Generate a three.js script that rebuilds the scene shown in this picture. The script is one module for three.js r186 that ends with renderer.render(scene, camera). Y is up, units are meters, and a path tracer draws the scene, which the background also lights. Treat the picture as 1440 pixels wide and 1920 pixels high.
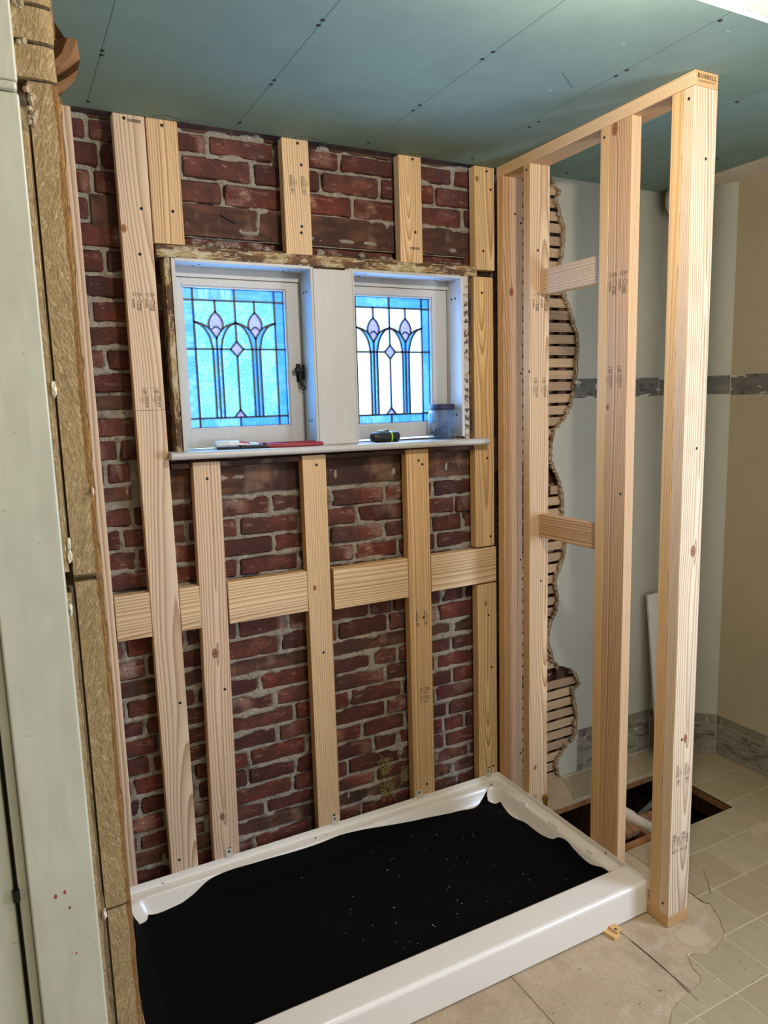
import * as THREE from 'three';
import { RoundedBoxGeometry } from 'three/addons/geometries/RoundedBoxGeometry.js';
import { mergeGeometries, toCreasedNormals } from 'three/addons/utils/BufferGeometryUtils.js';
import { RectAreaLightUniformsLib } from 'three/addons/lights/RectAreaLightUniformsLib.js';

// ---------------------------------------------------------------- camera, sky, light, exposure
const scene = new THREE.Scene();
const camera = new THREE.PerspectiveCamera(2 * Math.atan(960 / 1364.02) * 180 / Math.PI, 0.75, 0.05, 60);
camera.position.set(-1.6988, 1.6569, 2.319);
camera.rotation.set(-0.1501, -0.4767, -0.0288, 'YXZ');
scene.add(camera);
const renderer = new THREE.WebGLRenderer({ antialias: true });
renderer.toneMapping = THREE.LinearToneMapping;
renderer.toneMappingExposure = 0.155;
renderer.shadowMap.enabled = true;
RectAreaLightUniformsLib.init();
scene.background = new THREE.Color().setRGB(7.5, 12, 17);          // even overcast sky outside the windows
const LAMP = { x: -0.62, y: 2.4, z: 1.42, power: 25, color: 0xfff2e2 };
const DAY = { power: 190, color: 0xcfdfff };                           // daylight through the window in the wall on the right, outside the frame

// ---------------------------------------------------------------- helpers
const H = 2.497, T = H - 0.038, ZE = 0.883;                           // ceiling board, underside of the top plate, near end of the partition
function rng(seed) { let a = seed >>> 0; return () => { a = (a + 0x6D2B79F5) >>> 0; let t = Math.imul(a ^ (a >>> 15), 1 | a); t = (t + Math.imul(t ^ (t >>> 7), 61 | t)) ^ t; return ((t ^ (t >>> 14)) >>> 0) / 4294967296; }; }
const R0 = rng(77);
const HT = new Float32Array(65536); { const r = rng(5); for (let i = 0; i < 65536; i++) HT[i] = r(); }
const hsh = (x, y, s) => HT[(Math.imul(x, 374761393) + Math.imul(y, 668265263) + Math.imul(s, 1274126177) >>> 8) & 65535];
function noise(x, y, s = 0) {
  const xi = Math.floor(x), yi = Math.floor(y); let fx = x - xi, fy = y - yi;
  fx = fx * fx * (3 - 2 * fx); fy = fy * fy * (3 - 2 * fy);
  const a = hsh(xi, yi, s), b = hsh(xi + 1, yi, s), c = hsh(xi, yi + 1, s), d = hsh(xi + 1, yi + 1, s);
  return a + (b - a) * fx + (c - a) * fy + (a - b - c + d) * fx * fy;
}
function fbm(x, y, s = 0, o = 4) { let v = 0, a = 0.5, t = 0; for (let i = 0; i < o; i++) { v += a * noise(x, y, s + i * 17); t += a; a *= 0.5; x *= 2.03; y *= 2.03; } return v / t; }
const clamp = (v, a = 0, b = 1) => Math.min(b, Math.max(a, v));
const sstep = (a, b, v) => { v = clamp((v - a) / (b - a)); return v * v * (3 - 2 * v); };
const mix = (a, b, t) => a + (b - a) * t;
const mix3 = (a, b, t) => [a[0] + (b[0] - a[0]) * t, a[1] + (b[1] - a[1]) * t, a[2] + (b[2] - a[2]) * t];
function tex(w, h, f, srgb = true) {                                  // f(u, v) -> [r, g, b] in 0..255 or a grey
  const d = new Uint8Array(w * h * 4);
  for (let j = 0; j < h; j++) for (let i = 0; i < w; i++) {
    const c = f((i + 0.5) / w, (j + 0.5) / h), k = (j * w + i) * 4;
    if (typeof c === 'number') { d[k] = d[k + 1] = d[k + 2] = clamp(c, 0, 255); } else { d[k] = clamp(c[0], 0, 255); d[k + 1] = clamp(c[1], 0, 255); d[k + 2] = clamp(c[2], 0, 255); }
    d[k + 3] = 255;
  }
  const t = new THREE.DataTexture(d, w, h);
  t.wrapS = t.wrapT = THREE.MirroredRepeatWrapping; t.magFilter = THREE.LinearFilter; t.minFilter = THREE.LinearMipmapLinearFilter; t.generateMipmaps = true;
  if (srgb) t.colorSpace = THREE.SRGBColorSpace;
  t.needsUpdate = true; return t;
}
function canvasTex(w, h, draw) {
  const c = document.createElement('canvas'); c.width = w; c.height = h; draw(c.getContext('2d'), w, h);
  const t = new THREE.CanvasTexture(c); t.colorSpace = THREE.SRGBColorSpace; t.magFilter = THREE.LinearFilter; return t;
}
const std = o => new THREE.MeshStandardMaterial({ roughness: 0.8, metalness: 0, ...o });
const phys = o => new THREE.MeshPhysicalMaterial({ roughness: 0.5, metalness: 0, ...o });
const used = new Map();
function numbered(n) { const k = used.get(n) || 0; used.set(n, k + 1); return k ? `${n}_${String(k).padStart(3, '0')}` : n; }
function thing(name, label, category, pos = [0, 0, 0], group) {
  const o = new THREE.Group(); o.name = numbered(name); o.position.set(...pos); o.userData = { label, category }; if (group) o.userData.group = group; scene.add(o); return o;
}
function struct(name, label, pos = [0, 0, 0]) { const o = new THREE.Group(); o.name = name; o.position.set(...pos); o.userData = { kind: 'structure', label, category: name.split('_')[0] }; scene.add(o); return o; }
function part(parent, name, geo, mat, pos, rot) {
  const m = new THREE.Mesh(geo, mat); m.name = name; if (pos) m.position.set(...pos); if (rot) m.rotation.set(...rot); parent.add(m); return m;
}
function uvBox(g, s = 1, ox = 0, oy = 0) {                            // uv in metres, by the way each face points
  const p = g.attributes.position, n = g.attributes.normal, uv = new Float32Array(p.count * 2);
  for (let i = 0; i < p.count; i++) {
    const ax = Math.abs(n.getX(i)), ay = Math.abs(n.getY(i)), az = Math.abs(n.getZ(i));
    let u, v;
    if (az >= ax && az >= ay) { u = p.getX(i); v = p.getY(i); } else if (ay >= ax) { u = p.getX(i); v = p.getZ(i); } else { u = p.getZ(i); v = p.getY(i); }
    uv[2 * i] = u * s + ox; uv[2 * i + 1] = v * s + oy;
  }
  g.setAttribute('uv', new THREE.BufferAttribute(uv, 2)); return g;
}
const box = (sx, sy, sz, s = 1, ox = 0, oy = 0) => uvBox(new THREE.BoxGeometry(sx, sy, sz), s, ox, oy);
const rbox = (sx, sy, sz, r = 0.003, s = 1, seg = 2) => uvBox(new RoundedBoxGeometry(sx, sy, sz, seg, Math.min(r, sx / 2.1, sy / 2.1, sz / 2.1)), s);
const boxAt = (x0, x1, y0, y1, z0, z1, s = 1) => { const g = new THREE.BoxGeometry(x1 - x0, y1 - y0, z1 - z0); g.translate((x0 + x1) / 2, (y0 + y1) / 2, (z0 + z1) / 2); return uvBox(g, s); };
const rboxAt = (x0, x1, y0, y1, z0, z1, r = 0.003, s = 1) => { const g = new RoundedBoxGeometry(x1 - x0, y1 - y0, z1 - z0, 2, Math.min(r, (x1 - x0) / 2.1, (y1 - y0) / 2.1, (z1 - z0) / 2.1)); g.translate((x0 + x1) / 2, (y0 + y1) / 2, (z0 + z1) / 2); return uvBox(g, s); };
const merge = a => mergeGeometries(a.map(g => { const h = g.index ? g.toNonIndexed() : g; for (const k of Object.keys(h.attributes)) if (!['position', 'normal', 'uv'].includes(k)) h.deleteAttribute(k); h.clearGroups(); return h; }));

// ---------------------------------------------------------------- wood
const WA = 0.15, WL = 2.6;                                            // metres a wood texture spans across and along
function woodTex(o, w = 320, h = 2048) {
  const { cx, d0, ring, seed, knots = [], early = [230, 213, 188], late = [158, 123, 90], con = 0.78, wob = 1, side } = o;
  const pith = new Float32Array(h), dep = new Float32Array(h);
  for (let j = 0; j < h; j++) { const l = j / h * WL; pith[j] = cx + (noise(l * 1.1, seed, 3) - 0.5) * 0.03 * wob + (noise(l * 4, seed, 4) - 0.5) * 0.006 * wob; dep[j] = d0 + (noise(l * 0.8, seed, 5) - 0.5) * 0.085 * wob + (noise(l * 3.1, seed, 6) - 0.5) * 0.012 * wob; }
  return tex(w, h, (u, v) => {
    const a = u * WA, l = v * WL, j = Math.min(h - 1, Math.floor(v * h));
    let r = Math.hypot(a - pith[j], dep[j]), kd = 0, kc = 0;
    for (const [ka, kl, kr] of knots) {
      const dx = a - ka, dy = (l - kl) * 0.62, q = Math.hypot(dx, dy) / kr;
      if (q < 6) { r += kr * 1.1 * Math.exp(-q * q * 0.22) * (dx >= 0 ? -1 : 1) * (Math.abs(dx) / (Math.abs(dx) + kr * 0.6)); if (q < 1.25) { kd = Math.max(kd, 1 - sstep(0.9, 1.25, q)); kc = q; } }
    }
    r += (noise(a * 60, l * 2.2, seed + 9) - 0.5) * 0.0016;
    const ph = r / ring + noise(r / ring * 0.31, 3.3, seed) * 2.4, f = ph - Math.floor(ph);
    let t = Math.pow(f, 2.2) * (f > 0.94 ? (1 - f) / 0.06 : 1);
    t *= 0.7 + 0.6 * noise(Math.floor(ph) * 1.7, seed, 8);
    const fine = (noise(a * 900, l * 9, seed + 20) - 0.5) * 0.16 + (noise(a * 2400, l * 30, seed + 21) - 0.5) * 0.08;
    const broad = (noise(a * 14, l * 1.3, seed + 22) - 0.5) * 0.22;
    let c = mix3(early, late, clamp(t * con + fine * 0.5));
    const g = 1 + fine * 0.35 + broad * 0.4; c = [c[0] * g, c[1] * g, c[2] * (g - broad * 0.12)];
    if (side) c = mix3(c, side.col, sstep(side.at - 0.004, side.at + 0.004, a + (noise(l * 2, 1, seed) - 0.5) * 0.01) * side.k);
    if (kd > 0) { const kk = 0.5 + 0.5 * Math.sin(kc * 15); c = mix3(c, mix3([118, 76, 46], [150, 104, 66], kk), kd * 0.85); if (kc < 0.16) c = mix3(c, [60, 36, 24], 0.8); }
    return c;
  });
}
const WOOD = [
  woodTex({ cx: 0.118, d0: 0.020, ring: 0.0068, seed: 1, wob: 1.5, knots: [[0.028, 2.18, 0.007]], side: { at: 2, k: 0, col: [0, 0, 0] } }),
  woodTex({ cx: -0.09, d0: 0.055, ring: 0.0062, seed: 2, knots: [[0.045, 1.02, 0.006]], wob: 0.6 }),
  woodTex({ cx: 0.05, d0: 0.016, ring: 0.0072, seed: 3, wob: 1.5, knots: [[0.06, 0.8, 0.008], [0.03, 1.75, 0.005]] }),
  woodTex({ cx: 0.02, d0: 0.034, ring: 0.0066, seed: 4, knots: [[0.068, 2.05, 0.009]] }),
  woodTex({ cx: 0.21, d0: 0.03, ring: 0.0078, seed: 5, knots: [], con: 0.95, wob: 0.5 }),
  woodTex({ cx: 0.08, d0: 0.022, ring: 0.0074, seed: 6, wob: 1.5, knots: [[0.03, 0.42, 0.006], [0.07, 1.35, 0.006]], early: [231, 215, 189] }),
  woodTex({ cx: 0.16, d0: 0.05, ring: 0.0058, seed: 7, knots: [[0.04, 2.44, 0.011], [0.03, 1.62, 0.006]], con: 0.9, early: [222, 199, 168], late: [140, 105, 76], wob: 0.5 }),
  woodTex({ cx: 0.06, d0: 0.012, ring: 0.009, seed: 8, wob: 1.5, knots: [[0.055, 0.62, 0.008], [0.06, 1.2, 0.01]], early: [230, 216, 194], late: [138, 108, 84], con: 0.8 }),
  woodTex({ cx: -0.02, d0: 0.04, ring: 0.0108, seed: 9, knots: [[0.07, 0.7, 0.012], [0.11, 1.9, 0.01]], con: 0.95 }),
];
const EDGE = [
  woodTex({ cx: 0.3, d0: 0.05, ring: 0.005, seed: 31, con: 0.7, wob: 0.4 }, 256, 1024),
  woodTex({ cx: -0.2, d0: 0.1, ring: 0.0064, seed: 32, con: 0.65, wob: 0.6, early: [226, 196, 150] }, 256, 1024),
  woodTex({ cx: 0.07, d0: 0.03, ring: 0.008, seed: 33, con: 0.65, early: [228, 200, 156] }, 256, 1024),
];
const ENDTEX = tex(256, 256, (u, v) => { const r = Math.hypot(u - 0.3, v + 0.35) * 26 + noise(u * 9, v * 9, 4) * 0.7, f = r - Math.floor(r); const n = noise(u * 120, v * 120, 3) - 0.5; const c = mix3([216, 190, 150], [170, 132, 92], Math.pow(f, 2) * 0.6 + n * 0.25 + 0.05); return c; });
const tintMats = new Map();
function wmat(kind, i, tint) {
  const k = kind + i + tint; if (!tintMats.has(k)) {
    const map = kind === 'w' ? WOOD[i] : kind === 'e' ? EDGE[i] : ENDTEX;
    tintMats.set(k, std({ map, color: tint, roughness: 0.72, bumpMap: map, bumpScale: -0.0004 }));
  } return tintMats.get(k);
}
// a sawn board between two corners, its grain along one axis; wide faces, edges and ends each have their own grain
function board(parent, name, lo, hi, { axis = 'y', wood = 0, edge = 0, tint = 0xffffff, r = 0.0028, along = 0, across = 0.02, flip = false } = {}) {
  const s = [hi[0] - lo[0], hi[1] - lo[1], hi[2] - lo[2]], c = [(lo[0] + hi[0]) / 2, (lo[1] + hi[1]) / 2, (lo[2] + hi[2]) / 2];
  const g = new RoundedBoxGeometry(s[0], s[1], s[2], 2, r), A = 'xyz'.indexOf(axis), p = g.attributes.position, uv = g.attributes.uv;
  const mats = [];
  g.groups.forEach((gr, k) => {
    const nax = Math.floor(k / 2), oth = [0, 1, 2].filter(a => a !== nax && a !== A);
    const cross = nax === A ? null : oth[0];
    gr.materialIndex = k;
    const wide = cross !== null && s[cross] > 0.06;
    mats.push(nax === A ? wmat('n', 0, tint) : wide ? wmat('w', wood, tint) : wmat('e', edge, tint));
    for (let i = gr.start; i < gr.start + gr.count; i++) {
      const q = [p.getX(i), p.getY(i), p.getZ(i)];
      if (nax === A) { const o2 = [0, 1, 2].filter(a => a !== A); uv.setXY(i, q[o2[0]] / 0.12 + 0.5, q[o2[1]] / 0.12 + 0.4); }
      else { let a = q[cross] + s[cross] / 2; if (flip) a = s[cross] - a; uv.setXY(i, (a + across + (k % 2) * 0.02) / WA, (c[A] + q[A] + along) / WL); }
    }
  });
  const m = new THREE.Mesh(g, mats); m.name = name; m.position.set(...c); parent.add(m); return m;
}
const M = {
  screw: std({ color: 0x14100c, roughness: 0.8 }),
  white: std({ color: 0xd9d6cc, roughness: 0.45 }),
  black: std({ color: 0x0b0b0b, roughness: 0.6 }),
};
const screwGeo = (() => { const g = new THREE.LatheGeometry([[0.0001, 0.0003], [0.002, 0.0004], [0.0044, 0.0005], [0.005, 0.0002], [0.0052, -0.0008]].reverse().map(a => new THREE.Vector2(...a)), 10); return g; })();
function screw(parent, x, y, z, dir = 'z', s = 1) {                   // in the axes of the parent
  const m = part(parent, 'screw', screwGeo, M.screw, [x, y, z]); m.scale.setScalar(s);
  if (dir === 'z') m.rotation.x = Math.PI / 2; else if (dir === '-x') m.rotation.z = Math.PI / 2; else if (dir === '-y') m.rotation.x = Math.PI; return m;
}
// ---------------------------------------------------------------- printed marks on the lumber
const ink = 'rgba(44,34,28,0.72)';
function printTex(w, h, f) { const t = canvasTex(w, h, (c, W, Hh) => { c.clearRect(0, 0, W, Hh); c.fillStyle = ink; c.strokeStyle = ink; f(c, W, Hh); }); return std({ map: t, transparent: true, roughness: 0.8, polygonOffset: true, polygonOffsetFactor: -2 }); }
function leaf(c, x, y, s) { c.lineWidth = s * 0.08; c.beginPath(); c.moveTo(x, y - s); c.quadraticCurveTo(x + s * 0.9, y - s * 0.1, x, y + s * 0.8); c.quadraticCurveTo(x - s * 0.9, y - s * 0.1, x, y - s); c.stroke(); c.beginPath(); c.moveTo(x, y - s * 0.5); c.lineTo(x, y + s); c.moveTo(x, y); c.lineTo(x + s * 0.35, y - s * 0.3); c.moveTo(x, y + s * 0.2); c.lineTo(x - s * 0.35, y - s * 0.1); c.stroke(); }
const PRINT = {
  sfi: printTex(512, 256, c => {
    for (const y of [10, 138]) { leaf(c, 42, y + 52, 34); c.font = 'bold 62px sans-serif'; c.fillText('SFI', 84, y + 74); c.font = '18px sans-serif'; c.fillText('®', 190, y + 40); c.font = 'bold 34px sans-serif'; c.fillText('Certified Sourcing', 216, y + 40); c.fillRect(216, y + 48, 290, 3); c.font = '24px sans-serif'; c.fillText('www.sfiprogram.org', 218, y + 74); c.fillText('SFI-00904', 270, y + 100); }
  }),
  stud: printTex(512, 256, c => {
    for (const y of [6, 134]) { c.lineWidth = 6; c.beginPath(); c.arc(56, y + 46, 42, 0, 7); c.stroke(); c.font = 'bold 40px sans-serif'; c.fillText('W', 36, y + 46); c.font = 'bold 22px sans-serif'; c.fillText('LP', 44, y + 68); c.font = '26px sans-serif'; c.fillText('KDHT', 112, y + 34); c.font = 'bold 66px sans-serif'; c.fillText('STUD', 280, y + 58); c.strokeRect(190, y + 6, 74, 36); c.font = 'bold 34px sans-serif'; c.fillText('220 STIMSON', 160, y + 100); }
  }),
  bar: printTex(256, 64, c => { const r = rng(9); let x = 4; while (x < 250) { const w = 2 + r() * 6; c.fillRect(x, 4 + r() * 6, w, 46 + r() * 10); x += w + 2 + r() * 5; } }),
  mill: printTex(512, 256, c => { c.font = 'bold 118px sans-serif'; c.fillText('BURRILL', 6, 128, 500); c.font = 'bold 44px sans-serif'; c.fillText('– RED DOUGLAS FIR –', 20, 196, 470); }),
};
function stamp(parent, kind, x, y, z, w, h, { rot = 0, face = 'z' } = {}) {
  const m = part(parent, 'grade_stamp', new THREE.PlaneGeometry(w, h), PRINT[kind], [x, y, z]);
  if (face === '-x') m.rotation.set(0, -Math.PI / 2, rot, 'YXZ'); else m.rotation.z = rot; return m;
}
// ---------------------------------------------------------------- surfaces of the room
const BRICKMAP = tex(1024, 1024, (u, v) => {
  const x = u * 10, y = v * 10;
  const n = fbm(x * 2, y * 2, 11, 4), g = noise(u * 420, v * 420, 12), sp = noise(u * 300, v * 300, 13), dust = fbm(x * 1.1, y * 1.1, 14, 4), scr = fbm(x * 3 + y * 2, y * 9, 15, 3);
  let c = mix3([72, 38, 29], [104, 56, 42], clamp(n * 1.5 - 0.25));
  c = mix3(c, [62, 42, 40], sstep(0.55, 0.8, fbm(x * 0.9, y * 1.3, 16, 3)) * 0.7);
  const k = 0.86 + g * 0.28; c = [c[0] * k, c[1] * k, c[2] * k];
  c = mix3(c, [176, 164, 150], clamp(sstep(0.56, 0.78, dust) * (0.25 + 0.5 * g) + sstep(0.66, 0.8, scr) * 0.35 + (sp > 0.93 ? 0.55 : 0)));
  return c;
});
const BRICKBUMP = tex(512, 512, (u, v) => 110 + 90 * fbm(u * 30, v * 30, 21, 4) + 55 * (noise(u * 160, v * 160, 22) - 0.5), false);
const brickMats = [0xffffff, 0xe6d2cc, 0xffdccb, 0xcdb4b0, 0xf2e4dc, 0xd8bcae].map(color => std({ map: BRICKMAP, bumpMap: BRICKBUMP, bumpScale: 0.003, color, roughness: 0.9 }));
const MORTAR = std({
  roughness: 1, bumpMap: tex(512, 512, (u, v) => 255 * fbm(u * 90, v * 90, 24, 3), false), bumpScale: 0.004,
  map: tex(1024, 1024, (u, v) => { const n = fbm(u * 26, v * 26, 25, 4), g = noise(u * 330, v * 330, 26), h = noise(u * 150, v * 150, 27); let c = mix3([118, 110, 96], [164, 155, 138], n * 0.6 + g * 0.45); if (h > 0.84) c = mix3(c, [88, 78, 66], 0.7); if (g > 0.94) c = [214, 206, 188]; return c; }),
});
const OLDTIMBER = [0, 1].map(s => std({
  roughness: 0.9, map: tex(1024, 256, (u, v) => {
    const f = noise(u * 12, v * 46 + fbm(u * 4, v * 3, 40 + s, 3) * 5, 41 + s), g = noise(u * 90, v * 240, 42 + s), st = fbm(u * 5, v * 2.5, 43 + s, 4), w = fbm(u * 16, v * 7, 44 + s, 3);
    let c = mix3([112, 70, 48], [52, 32, 24], f * 0.85 + g * 0.2); c = mix3(c, [42, 26, 22], sstep(0.52, 0.75, st) * 0.6); return mix3(c, [140, 122, 104], sstep(0.6, 0.8, w) * 0.45);
  }), bumpMap: EDGE[0], bumpScale: 0.002,
}));
const WALLGREEN = std({
  color: 0xffffff, roughness: 0.62,
  map: tex(512, 512, (u, v) => { const n = fbm(u * 5, v * 5, 51, 4) - 0.5, g = noise(u * 200, v * 90, 52) - 0.5; const k = 1 + n * 0.09 + g * 0.02; return [168 * k, 166 * k, 150 * k]; }),
});
const ROOMWALL = std({ color: 0xcfcab4, roughness: 0.7 }), WALLTAN = std({ color: 0xffeed8, roughness: 0.62, map: WALLGREEN.map });
const PLASTEREDGE = std({ roughness: 1, map: tex(256, 256, (u, v) => { const g = noise(u * 60, v * 60, 61), h = fbm(u * 12, v * 12, 62, 3); return mix3([120, 100, 74], [196, 178, 146], g * 0.6 + h * 0.4); }), bumpMap: tex(256, 256, (u, v) => 255 * fbm(u * 40, v * 40, 63, 3), false), bumpScale: 0.006 });
const SCAR = std({
  roughness: 0.95, bumpMap: PLASTEREDGE.bumpMap, bumpScale: 0.004,
  map: tex(1024, 256, (u, v) => {
    const n = fbm(u * 40, v * 11, 71, 5), g = noise(u * 300, v * 80, 72), cr = Math.abs(fbm(u * 14, v * 5, 73, 4) - 0.5);
    let c = mix3([112, 108, 94], [150, 146, 128], n * 0.8 + g * 0.2);
    c = mix3(c, [84, 76, 62], sstep(0.55, 0.72, fbm(u * 24, v * 8, 74, 5)) * 0.7); if (cr < 0.006) c = mix3(c, [74, 66, 54], 0.4);
    return mix3(c, [206, 200, 182], sstep(0.7, 0.78, fbm(u * 50, v * 14, 75, 4)) * 0.5);
  }),
});
const RAILSCAR = std({
  roughness: 0.8, bumpMap: PLASTEREDGE.bumpMap, bumpScale: 0.003,
  map: tex(1024, 128, (u, v) => {
    const n = fbm(u * 20, v * 3, 81, 4), e = Math.min(v, 1 - v) * 2; let c = mix3([84, 83, 76], [120, 118, 108], n);
    c = mix3(c, [206, 202, 184], sstep(0.66, 0.72, fbm(u * 18, v * 3, 82, 4) + (e < 0.25 ? 0.1 : 0)) * 0.8); return mix3(c, [52, 46, 38], sstep(0.66, 0.74, fbm(u * 20, v * 3, 83, 3)) * 0.5);
  }),
});
const CEILWHITE = std({ roughness: 0.9, map: tex(256, 256, (u, v) => { const n = fbm(u * 6, v * 6, 91, 4) - 0.5; const k = 1 + n * 0.1; return [226 * k, 218 * k, 204 * k]; }), bumpMap: tex(256, 256, (u, v) => 255 * fbm(u * 8, v * 8, 92, 4), false), bumpScale: 0.01 });

// ---------------------------------------------------------------- brick wall behind the framing
const wallBack = struct('wall_back', 'old red brick wall with crumbling mortar behind new framing');
const ZB = -0.055;
const COURSES = [2.49, 2.425, 2.352, 2.275, 2.2, 2.124, 2.051, 1.978, 1.906, 1.836, 1.766, 1.697, 1.634, 1.564, 1.49, 1.419, 1.35, 1.283, 1.213, 1.145, 1.077, 1.003, 0.93, 0.858, 0.784, 0.722, 0.654, 0.586, 0.518, 0.45, 0.382, 0.314, 0.246, 0.188, 0.125, 0.058];
const JOINTS = { 2.49: [-1.403, -1.054, -0.603, -0.147], 2.425: [-1.372, -1.142, -0.913, -0.675, -0.452, -0.224], 2.352: [-1.4, -1.013, -0.559, -0.107], 1.978: [-1.434], 1.836: [-1.404], 1.49: [-1.43, -1.353], 1.35: [-1.363, -0.909, -0.685, -0.467, -0.256], 1.283: [-1.024, -0.807, -0.584, -0.157], 1.213: [-1.359, -0.904, -0.693, -0.475, -0.266, -0.126], 1.145: [-1.033, -0.815, -0.596, -0.248], 0.93: [-1.419, -0.868, -0.545, -0.444, -0.228, -0.12], 0.858: [-1.358, -0.901, -0.466, -0.244], 0.722: [-1.433, -0.983, -0.543, -0.43, -0.184], 0.654: [-1.377, -0.933, -0.486, -0.258], 0.586: [-0.857, -0.637, -0.413, -0.182], 0.518: [-1.366, -0.925, -0.486, -0.264], 0.45: [-1.431, -1.035, -0.589, -0.205], 0.382: [-1.415, -0.865, -0.546, -0.438, -0.228, -0.125], 0.314: [-0.878, -0.656, -0.43, -0.222], 0.246: [-1.426, -0.985, -0.54, -0.264, -0.106] };
const TIMBERS = [[-1.41, 0.03, 2.187, 2.283], [-1.335, 0.03, 1.368, 1.462], [-1.56, -1.34, 1.656, 1.699], [-1.56, -1.36, 1.376, 1.418], [-1.56, 0.03, 0.735, 0.786], [-1.56, 0.03, 0.138, 0.189], [-1.56, 0.6, 2.494, 2.6]];
const OPEN = [-1.272, -0.098, 1.463, 2.186];
const blocked = (x0, x1, y0, y1) => x1 > OPEN[0] && x0 < OPEN[1] && y1 > OPEN[2] && y0 < OPEN[3];
const brickGeos = [];
{ const r = rng(404);
  for (let k = 0; k < 14; k++) {                                      // unit bricks, 1 x 1 x 0.06 in front of the joint, edges worn
    const xs = [-0.5, -0.47, -0.2, 0.2, 0.47, 0.5], ys = [-0.5, -0.4, 0.4, 0.5], pos = [], idx = [], uv = [], ox = r(), oy = r();
    for (let j = 0; j < 4; j++) for (let i = 0; i < 6; i++) {
      const rim = (i === 0 || i === 5 || j === 0 || j === 3), cor = (i === 0 || i === 5) && (j === 0 || j === 3);
      const jx = (r() - 0.5) * 0.012, jy = (r() - 0.5) * 0.05;
      pos.push(xs[i] + jx * (rim ? 1 : 0.5) - (cor ? Math.sign(xs[i]) * 0.02 : 0), ys[j] + jy * (rim ? 1 : 0.5) - (cor ? Math.sign(ys[j]) * 0.07 : 0), rim ? -0.004 - r() * 0.004 : (r() - 0.5) * 0.0022);
      uv.push(xs[i] * 0.21 + ox, ys[j] * 0.06 + oy);
    }
    for (let j = 0; j < 3; j++) for (let i = 0; i < 5; i++) { const a = j * 6 + i; idx.push(a, a + 1, a + 7, a, a + 7, a + 6); }
    const ring = []; for (let i = 0; i < 6; i++) ring.push(i); for (let j = 1; j < 4; j++) ring.push(j * 6 + 5); for (let i = 4; i >= 0; i--) ring.push(18 + i); for (let j = 2; j >= 1; j--) ring.push(j * 6);
    const b0 = pos.length / 3; for (const q of ring) { pos.push(pos[3 * q], pos[3 * q + 1], -0.03); uv.push(uv[2 * q], uv[2 * q + 1] + 0.02); }
    for (let q = 0; q < ring.length; q++) { const a = ring[q], b = ring[(q + 1) % ring.length], c = b0 + q, d = b0 + (q + 1) % ring.length; idx.push(a, c, d, a, d, b); }
    const g = new THREE.BufferGeometry(); g.setAttribute('position', new THREE.Float32BufferAttribute(pos, 3)); g.setAttribute('uv', new THREE.Float32BufferAttribute(uv, 2)); g.setIndex(idx); g.computeVertexNormals(); brickGeos.push(g);
  } }
const jointLines = [];                                                // per course: [y0, y1, joints]
let nBricks = 0;
COURSES.forEach((top, ci) => {
  const bot = (COURSES[ci + 1] ?? 0) + 0.0105 + (R0() - 0.5) * 0.003, r = rng(900 + ci * 7);
  let js = (JOINTS[top] || []).slice();
  const ends = [-1.575, 0.04], all = [];
  if (!js.length) js = [-1.5 + 0.11 * (ci % 2) + r() * 0.04];
  const pts = [ends[0], ...js, ends[1]].sort((a, b) => a - b);
  for (let i = 0; i < pts.length - 1; i++) { const gap = pts[i + 1] - pts[i], n = Math.max(1, Math.round(gap / 0.218)); for (let k = 0; k < n; k++) all.push(pts[i] + gap * k / n + (k ? (r() - 0.5) * 0.02 : 0)); }
  all.push(ends[1]);
  if ((top < 1.43 && top > 1.05) || (top < 0.6 && top > 0.4)) all.push(0.24 + r() * 0.03, 0.46);
  jointLines.push([bot, top, all]);
  for (let i = 0; i < all.length - 1; i++) {
    let x0 = all[i] + 0.006, x1 = all[i + 1] - 0.006;
    for (const t of TIMBERS) if (t[3] > bot + 0.02 && t[2] < top - 0.02) { if (x0 >= t[0] - 0.02 && x1 <= t[1] + 0.02) x0 = x1; else if (x1 > t[0] && x0 < t[0]) x1 = t[0] - 0.006; else if (x0 < t[1] && x1 > t[1]) x0 = t[1] + 0.006; }
    if (x1 - x0 < 0.03) continue;
    if (blocked(x0, x1, bot, top)) { if (x0 < OPEN[0] - 0.02) x1 = Math.min(x1, OPEN[0]); else if (x1 > OPEN[1] + 0.02) x0 = Math.max(x0, OPEN[1]); else continue; if (x1 - x0 < 0.02) continue; }
    const m = part(wallBack, nBricks ? `brick_${String(nBricks).padStart(3, '0')}` : 'brick', brickGeos[Math.floor(r() * 14)], brickMats[Math.floor(r() * 6)], [(x0 + x1) / 2, (bot + top) / 2 + (r() - 0.5) * 0.003, ZB + (r() - 0.5) * 0.005], [(r() - 0.5) * 0.03, (r() - 0.5) * 0.02, (r() - 0.5) * 0.02]);
    m.scale.set(x1 - x0, top - bot, 1); nBricks++;
  }
});
console.log('bricks', nBricks);
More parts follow.
